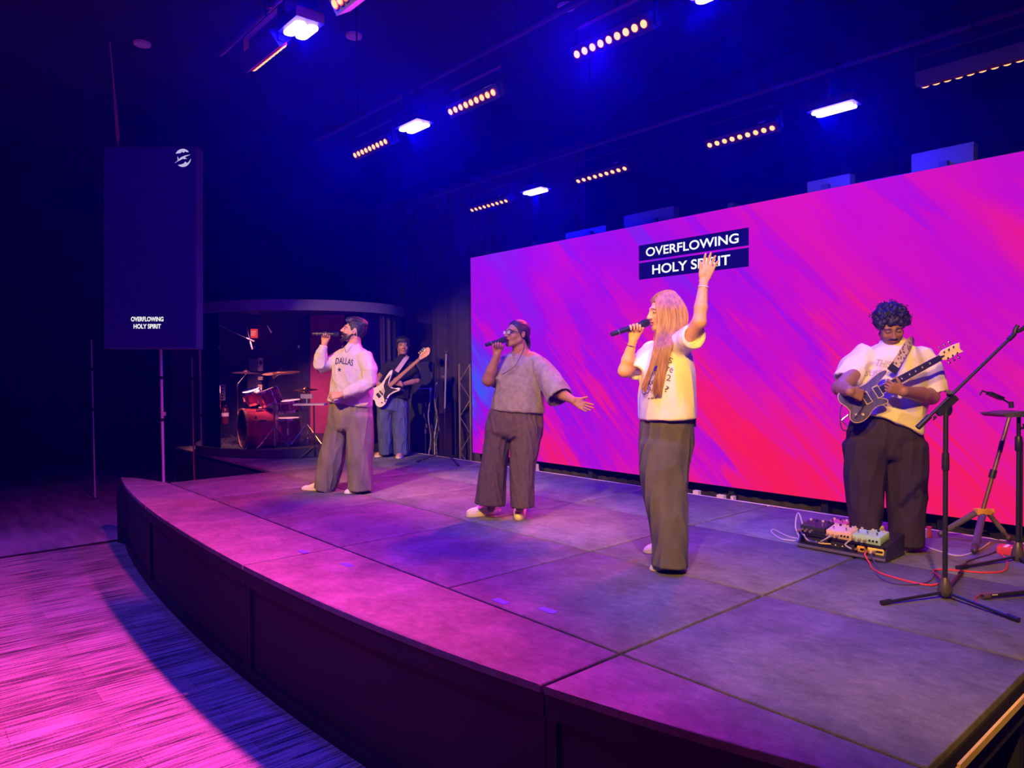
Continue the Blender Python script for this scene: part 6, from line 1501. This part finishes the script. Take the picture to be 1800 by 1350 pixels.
# tablet stand
s1 = onz(1789, 986); d1 = depth_of(s1); t1 = empty('tray_stand', tuple(s1), 'black tripod stand carrying a small tilted tray and a gooseneck holder', 'stand')
def col1(py): return A3((s1[0], s1[1], dep(1789, py, d1)[2]))
MB().cyl(s1+A3((0,0,0.03)), col1(729), 0.0125, n=12).build('tube', STB, t1)
MB().cyl(s1+CR*0.022+A3((0,0,0.05)), A3((*(s1+CR*0.022)[:2], col1(775)[2])), 0.007, n=8).build('side_tube', STB, t1)
MB().lathe(col1(793), (0,0,1), [(0.015,0),(0.021,0.01),(0.021,0.09),(0.015,0.10)], 14).build('clutch', STB, t1); MB().lathe(col1(986), (0,0,1), [(0.02,0),(0.034,0.02),(0.038,0.04),(0.025,0.10),(0.016,0.12)], 16).build('hub', MATS['hub_bronze'], t1)
for f in ((1684,1002),(1830,1010),(1815,960)):
    fw_ = onz(*f); hub = col1(978); lg = MB().tube([hub, fw_+A3((0,0,0.012))], 0.009, 8).build('leg', STB, t1); q = nrm(fw_-hub); MB().cyl(fw_+A3((0,0,0.014))-q*0.07, fw_+A3((0,0,0.014))+q*0.006, 0.015, n=10).build('rubber_foot', STB, lg)
tr_ = MB().prism([(x*d1/FPX, y*d1/FPX) for x, y in [(-46,-1),(-40,-5),(30,-5),(34,0),(-8,5.5),(-46,1.5)]], dep(1789,727,d1), CR, CU, CF, -0.11, 0.11).build('tray', mat('tray_dark', (0.07,0.06,0.06), 0.5), t1)
MB().tube(spline([dep(1779,713,d1), dep(1770,706,d1), dep(1758,700,d1)], 5), 0.006, 6).bar(dep(1738,691,d1), dep(1761,701,d1), 0.05, 0.022).tube([dep(1740,692,d1), dep(1727,687,d1), dep(1722,694,d1)], 0.006, 6).cyl(dep(1777,706,d1-0.02), dep(1778,717,d1-0.02), 0.014, n=10).build('gooseneck_holder', STB, t1)
MB().cyl(col1(752), col1(752)+CR*0.14, 0.008, n=8).sphere(col1(747)+CR*0.035, 0.011).build('cross_arm', STB, t1)
# leaning pole on a padded tripod with yellow collar
l0 = onz(1727, 950); d2 = depth_of(l0)-0.02; lp = empty('leaning_tripod', tuple(onz(1727,955)), 'dark tripod with thick padded legs, yellow collar and leaning pole', 'stand')
cl = dep(1727, 899, d2)
MB().cyl(cl, dep(1776,727,d2), 0.0145, n=12).build('pole', mat('pole_bronze', (0.20,0.13,0.09), 0.35, metal=0.5), lp)
MB().cyl(dep(1743,840,d2), dep(1747,826,d2), 0.023, n=12).build('pole_joint', STB, lp); MB().cyl(dep(1757,795,d2), dep(1762,775,d2), 0.016, n=12).build('pole_grip', STB, lp)
MB().box(cl, (0.10,0.05,0.04), (CR, CF, CU)).cyl(cl+CR*0.055, cl+CR*0.075, 0.02, n=10).build('collar', mat('collar_yellow', (0.75,0.42,0.05), 0.5), lp)
for (x0, y0, f, rr) in ((1716,901,(1650,945),0.021),(1727,905,(1712,975),0.024),(1738,903,(1777,955),0.017)):
    a_ = dep(x0, y0, d2); fw_ = onz(*f)+A3((0,0,0.02)); q = nrm(fw_-a_); lg = MB().cyl(a_, fw_-q*0.07, rr, n=12).build('leg', mat('padded_grey', (0.10,0.09,0.10), 0.8), lp)
    MB().cyl(fw_-q*0.075, fw_-q*0.03, rr*0.7, n=10).sphere(fw_-q*0.018, 0.022).build('rubber_foot', MATS['hub_bronze'], lg)
MB().cyl(dep(1680,927,d2), dep(1757,948,d2), 0.006, n=6).build('spreader', STB, lp)
# cut-off foot of another stand at the picture edge
f0, f1 = onz(1727,1054), onz(1840,1046); ft_ = empty('stand_foot', tuple(f0), 'black tubular stand foot reaching in from beyond the deck corner', 'stand')
MB().cyl(f0+A3((0,0,0.015)), f1+A3((0,0,0.03)), 0.011, n=10).build('tube', STB, ft_); MB().cyl(f0+A3((0,0,0.015)), f0+A3((0,0,0.016))+nrm(f1-f0)*0.04, 0.015, n=12).build('end_cap', mat('cap_brown', (0.10,0.06,0.06), 0.5), ft_)
for i in range(5): MB().box(f0+nrm(f1-f0)*(0.055+i*0.007)+A3((0,0,0.024))-CF*0.009, (0.004,0.002,0.006), (CR, CF, CU)).build('print_mark', MATS['label_white'], ft_)

# ------------------------------------------------------------------ pedalboard
X0, X1, Y0, Y1 = -2.47, -1.885, 4.78, 5.08
pbd = empty('pedalboard', ((X0+X1)/2, (Y0+Y1)/2, HS), 'two-tier black pedalboard crowded with cream and mint effect pedals', 'pedalboard')
PBK = mat('board_black', (0.035,0.03,0.035), 0.4, metal=0.3)
MB().box(((X0+X1)/2, (Y0+Y1)/2, HS+0.017), (X1-X0, Y1-Y0, 0.03)).build('base_tray', PBK, pbd)
for x in (X0+0.008, X1-0.008): MB().prism([(Y0,HS+0.032),(Y1,HS+0.032),(Y1,HS+0.135),(Y0+0.03,HS+0.085)], (x,0,0), (0,1,0), (0,0,1), (1,0,0), -0.006, 0.006).build('side_plate', PBK, pbd)
MB().cyl((X0,Y0-0.004,HS+0.016), (X1,Y0-0.004,HS+0.016), 0.012, n=10).build('front_rail', mat('rail_grey', (0.22,0.20,0.22), 0.35, metal=0.6), pbd)
ta = A3((1,0,0)); tb = nrm((0, Y1-Y0-0.02, 0.045)); tn = np.cross(ta, tb)
dk0 = A3(((X0+X1)/2, Y0+0.02, HS+0.092)); MB().box(dk0+tb*0.14, (X1-X0, 0.28, 0.012), (ta, tb, tn)).build('upper_deck', PBK, pbd)
def pedal(x, w, dp_, h, m_, label, kn=4, sw=2, tt=0.06, plug=True, y=0.0, deck=True, name='effect_pedal', jk_=3):
    c = (dk0+ta*(x)+tb*(y+dp_/2)+tn*(0.007+h/2)) if deck else A3((dk0[0]+x, Y0+0.035+y+dp_/2, HS+0.034+h/2))
    a_, b_, n_ = (ta, tb, tn) if deck else (A3((1,0,0)), A3((0,1,0)), A3((0,0,1)))
    r = empty(name, tuple(c-n_*h/2), label, 'pedal', 'pedals on the pedalboard')
    MB().prism([(-w/2,-dp_/2),(w/2,-dp_/2),(w/2,dp_/2),(-w/2,dp_/2)], c, a_, b_, n_, -h/2, h/2, 0.004).build('case', m_, r)
    for i in range(kn): MB().lathe(c+n_*h/2+a_*(-w/2+w*(i+0.5)/kn)+b_*(dp_*0.28), n_, [(0.008,0),(0.0085,0.010),(0.006,0.013)], 10).build('knob', MATS['pickguard_black'] if i % 2 else MATS['knob_amber'], r)
    for i in range(sw): MB().cyl(c+n_*h/2+a_*(-w/2+w*(i+0.5)/sw)-b_*dp_*0.30, c+n_*(h/2+0.022)+a_*(-w/2+w*(i+0.5)/sw)-b_*dp_*0.30, 0.006, n=8).build('footswitch', CHR, r)
    for i in range(jk_): MB().cyl(c-b_*dp_/2+a_*(-w*0.42+w*0.40*i/max(1, jk_-1)), c-b_*(dp_/2+0.03)+a_*(-w*0.42+w*0.40*i/max(1, jk_-1)), 0.008, n=8).build('jack_plug', mat('plug_gold', (0.65,0.48,0.25), 0.3, metal=0.8), r)
    for i in range(3): MB().cyl(c-b_*dp_/2+a_*(w*0.12+w*0.13*i), c-b_*(dp_/2+0.006)+a_*(w*0.12+w*0.13*i), 0.007, n=8).build('port', MATS['pickguard_black'], r)
    return r
PC = mat('pedal_cream', (0.80,0.58,0.36), 0.5); PM = mat('pedal_mint', (0.42,0.72,0.55), 0.5); PK = mat('pedal_black', (0.03,0.03,0.04), 0.4); PR = mat('pedal_magenta', (0.55,0.10,0.20), 0.5); PO = mat('pedal_orange', (0.75,0.40,0.10), 0.5)
pedal(-0.195, 0.17, 0.15, 0.055, PK, 'black effect pedal at the cable end of the pedalboard', 4, 3)
pedal(-0.272, 0.035, 0.05, 0.03, PO, 'tiny orange box on the pedalboard corner', 0, 1, jk_=1)
pedal(-0.015, 0.165, 0.14, 0.052, PC, 'cream effect pedal in the middle of the pedalboard', 5, 2)
pedal(0.165, 0.175, 0.14, 0.052, PM, 'mint green effect pedal at the trouser end of the pedalboard', 5, 3)
pedal(-0.10, 0.13, 0.09, 0.045, PR, 'magenta effect pedal in the back row of the pedalboard', 3, 2, y=0.155, jk_=0)
pedal(0.10, 0.16, 0.09, 0.045, mat('pedal_white', (0.72,0.66,0.68), 0.5), 'pale effect pedal in the back row of the pedalboard', 4, 2, y=0.155, jk_=0)
def brick(x, w, lab, m_=PK):
    c = A3((dk0[0]+x, Y0+0.085, HS+0.055)); r = empty('power_supply', tuple(c-A3((0,0,0.02))), lab, 'power supply', 'power bricks on the pedalboard')
    MB().box(c, (w, 0.09, 0.042)).build('case', m_, r)
    for i in range(int(w/0.016)): MB().cyl(c+A3((-w/2+0.01+i*0.016,0.0,0.021)), c+A3((-w/2+0.01+i*0.016,0.0,0.028)), 0.005, n=8).build('outlet', mat('red_outlet', (0.55,0.06,0.08), 0.4), r)
    for i in range(3): MB().box(c+A3((-w*0.3+i*w*0.3,-0.046,-0.006)), (0.008,0.002,0.008)).build('print_mark', MATS['label_white'], r)
brick(-0.18, 0.16, 'black power brick under the cable end of the pedalboard'); brick(0.0, 0.155, 'black power brick under the middle of the pedalboard')
pedal(0.215, 0.10, 0.10, 0.045, mat('di_cream', (0.74,0.62,0.45), 0.5), 'cream junction box under the mint pedal with a red lead', 0, 0, deck=False, name='junction_box', jk_=2)
pedal(0.12, 0.045, 0.07, 0.04, PO, 'small orange pedal under the deck of the pedalboard', 1, 1, deck=False, jk_=1)
for i, (pts, mm, lab) in enumerate((([(-0.24,-0.03,0.10), (-0.20,-0.05,0.07), (-0.12,-0.035,0.06), (-0.05,-0.03,0.065)], 'yellow_lead', 'yellow patch lead looped on the pedalboard'),
        ([(-0.05,-0.02,0.12), (-0.075,-0.05,0.10), (-0.11,-0.05,0.075)], 'grey_lead', 'grey patch lead dropping from the cream pedal'), ([(-0.28,0.0,0.13), (-0.25,-0.03,0.10), (-0.19,-0.05,0.07), (-0.13,-0.04,0.062)], 'navy_lead', 'navy patch lead from the tiny orange box'), ([(0.07,-0.02,0.11), (0.05,-0.04,0.08), (0.09,-0.04,0.06)], 'grey_lead', 'grey patch lead under the mint pedal'))):
    col = {'yellow_lead': (0.75,0.55,0.15), 'grey_lead': (0.4,0.38,0.42), 'navy_lead': (0.06,0.06,0.35)}[mm]
    thing(MB().tube(spline([A3((dk0[0]+x, Y0+0.01+y, HS+z)) for x, y, z in pts], 6), 0.005, 6), 'patch_lead', mat(mm, col, 0.5), lab, 'cable', 'patch leads on the pedalboard')
# ------------------------------------------------------------------ cables on the deck and small boxes
def floor_cable(pxs, r, m_, lab, zs=None):
    pts = [onz(x, y)+A3((0,0,r)) for i, (x, y) in enumerate(pxs)]
    if zs is not None: pts = [A3(q) for q in zs]+pts
    thing(MB().tube(spline(pts, 7), r, 6), 'floor_cable', m_, lab, 'cable', 'cables on the deck')
REDC = mat('red_cable', (0.70,0.05,0.06), 0.5); WHC = mat('pale_cable', (0.55,0.50,0.50), 0.5)
floor_cable([(1529,992),(1534,1001),(1551,1010),(1580,1019),(1612,1027),(1640,1030),(1655,1022),(1645,1010),(1640,1006),(1646,1003),(1668,1003),(1700,1006),(1730,1008),(1762,1006),(1771,996),(1768,984),(1757,972),(1757,958)], 0.0055, REDC, 'red cable snaking from the pedalboard past the boom stand', [(dk0[0]+0.175, Y0-0.012, HS+0.055), (dk0[0]+0.178, Y0-0.035, HS+0.035)])
floor_cable([(1541,998),(1542,1011),(1556,1022),(1580,1028),(1615,1028),(1634,1022),(1643,1010)], 0.005, mat('violet_cable', (0.08,0.05,0.20), 0.5), 'dark violet cable looping beside the red one', [(dk0[0]+0.215, Y0-0.012, HS+0.055), (dk0[0]+0.217, Y0-0.03, HS+0.035)])
floor_cable([(1613,952),(1628,962),(1650,970),(1680,978),(1700,976),(1722,967),(1740,955)], 0.005, WHC, 'pale cable drooping across the deck to the tripods')
floor_cable([(1700,996),(1698,990),(1715,983),(1738,976),(1757,968)], 0.005, CABLE, 'short black cable lying between the two tripods')
floor_cable([(1800,1045),(1760,1046),(1728,1046),(1716,1052),(1716,1060),(1728,1068),(1760,1082)], 0.005, mat('wine_cable', (0.35,0.04,0.08), 0.5), 'wine red cable bending around the tubular stand foot')
floor_cable([(1405,948),(1388,945),(1372,938),(1360,932),(1356,936),(1372,948),(1398,952)], 0.005, WHC, 'pale cable loop lying beside the pedalboard end')
pts = [A3((X0-0.005, Y0+0.15, HS+0.06)), A3((X0-0.06, Y0+0.20, HS+0.10)), A3((X0-0.10, Y0+0.22, HS+0.18)), A3((X0-0.13, Y0+0.24, HS+0.17)), A3((X0-0.12, Y0+0.20, HS+0.09)), A3((X0-0.07, Y0+0.15, HS+0.012)), A3((X0-0.16, Y0+0.10, HS+0.006))]
thing(MB().tube(spline(pts, 7), 0.005, 6), 'floor_cable', WHC, 'springy pale cable loop standing up at the pedalboard end', 'cable', 'cables on the deck')
rpd = empty('red_pedal', tuple(onz(1785,985)), 'red effect pedal with pale stripes on the deck beside the tray stand', 'pedal')
c = onz(1783, 978)+A3((0,0.05,0.028)); MB().prism([(-0.10,-0.05),(0.12,-0.05),(0.12,0.05),(-0.10,0.05)], c, (1,0,0), (0,1,0), (0,0,1), -0.027, 0.022, 0.004).build('case', mat('pedal_red', (0.65,0.05,0.10), 0.45), rpd)
for x in (-0.055, -0.01): MB().box(c+A3((x,0,0.0228)), (0.022,0.085,0.002)).build('stripe', MATS['label_white'], rpd)
tb_ = empty('tuner_box', tuple(onz(1622,940)), 'small pink box with round dial near the guitarist shoe', 'pedal')
c = onz(1622, 943)+A3((0,0,0.03)); MB().box(c, (0.075,0.06,0.06)).build('case', mat('box_pink', (0.60,0.30,0.42), 0.5), tb_); MB().cyl(c+A3((0,-0.03,-0.005)), c+A3((0,-0.034,-0.005)), 0.018, n=14).build('dial', PC, tb_)
MB().lathe(onz(1633,944)+A3((0,0,0.001)), (0,0,1), [(0.016,0),(0.018,0.03),(0.012,0.055),(0.02,0.075)], 12).build('red_plug', MATS['red_outlet'], tb_)
# carpeted step at the open stage end and things under it
stp = empty('stage_step', (-0.42, 2.75, 0), 'brown carpeted step block beside the open stage end', 'step')
BRC = mat('brown_carpet', (0.16,0.10,0.075), 0.95, vary=0.3, scale=20, bump=0.4, bscale=200)
MB().box((-0.40, 2.9, 0.25), (0.34, 1.6, 0.5)).build('block', BRC, stp); MB().box((-0.40, 2.9, 0.51), (0.36, 1.62, 0.02)).build('tread', BRC, stp)
thing(MB().tube(spline([(-1.02,4.1,0.012),(-1.08,4.25,0.012),(-1.12,4.42,0.02),(-1.02,4.45,0.02),(-0.98,4.62,0.012),(-1.1,4.8,0.012)], 6), 0.009, 6), 'understage_cable', REDC, 'red cable lying on the floor under the open stage end', 'cable')
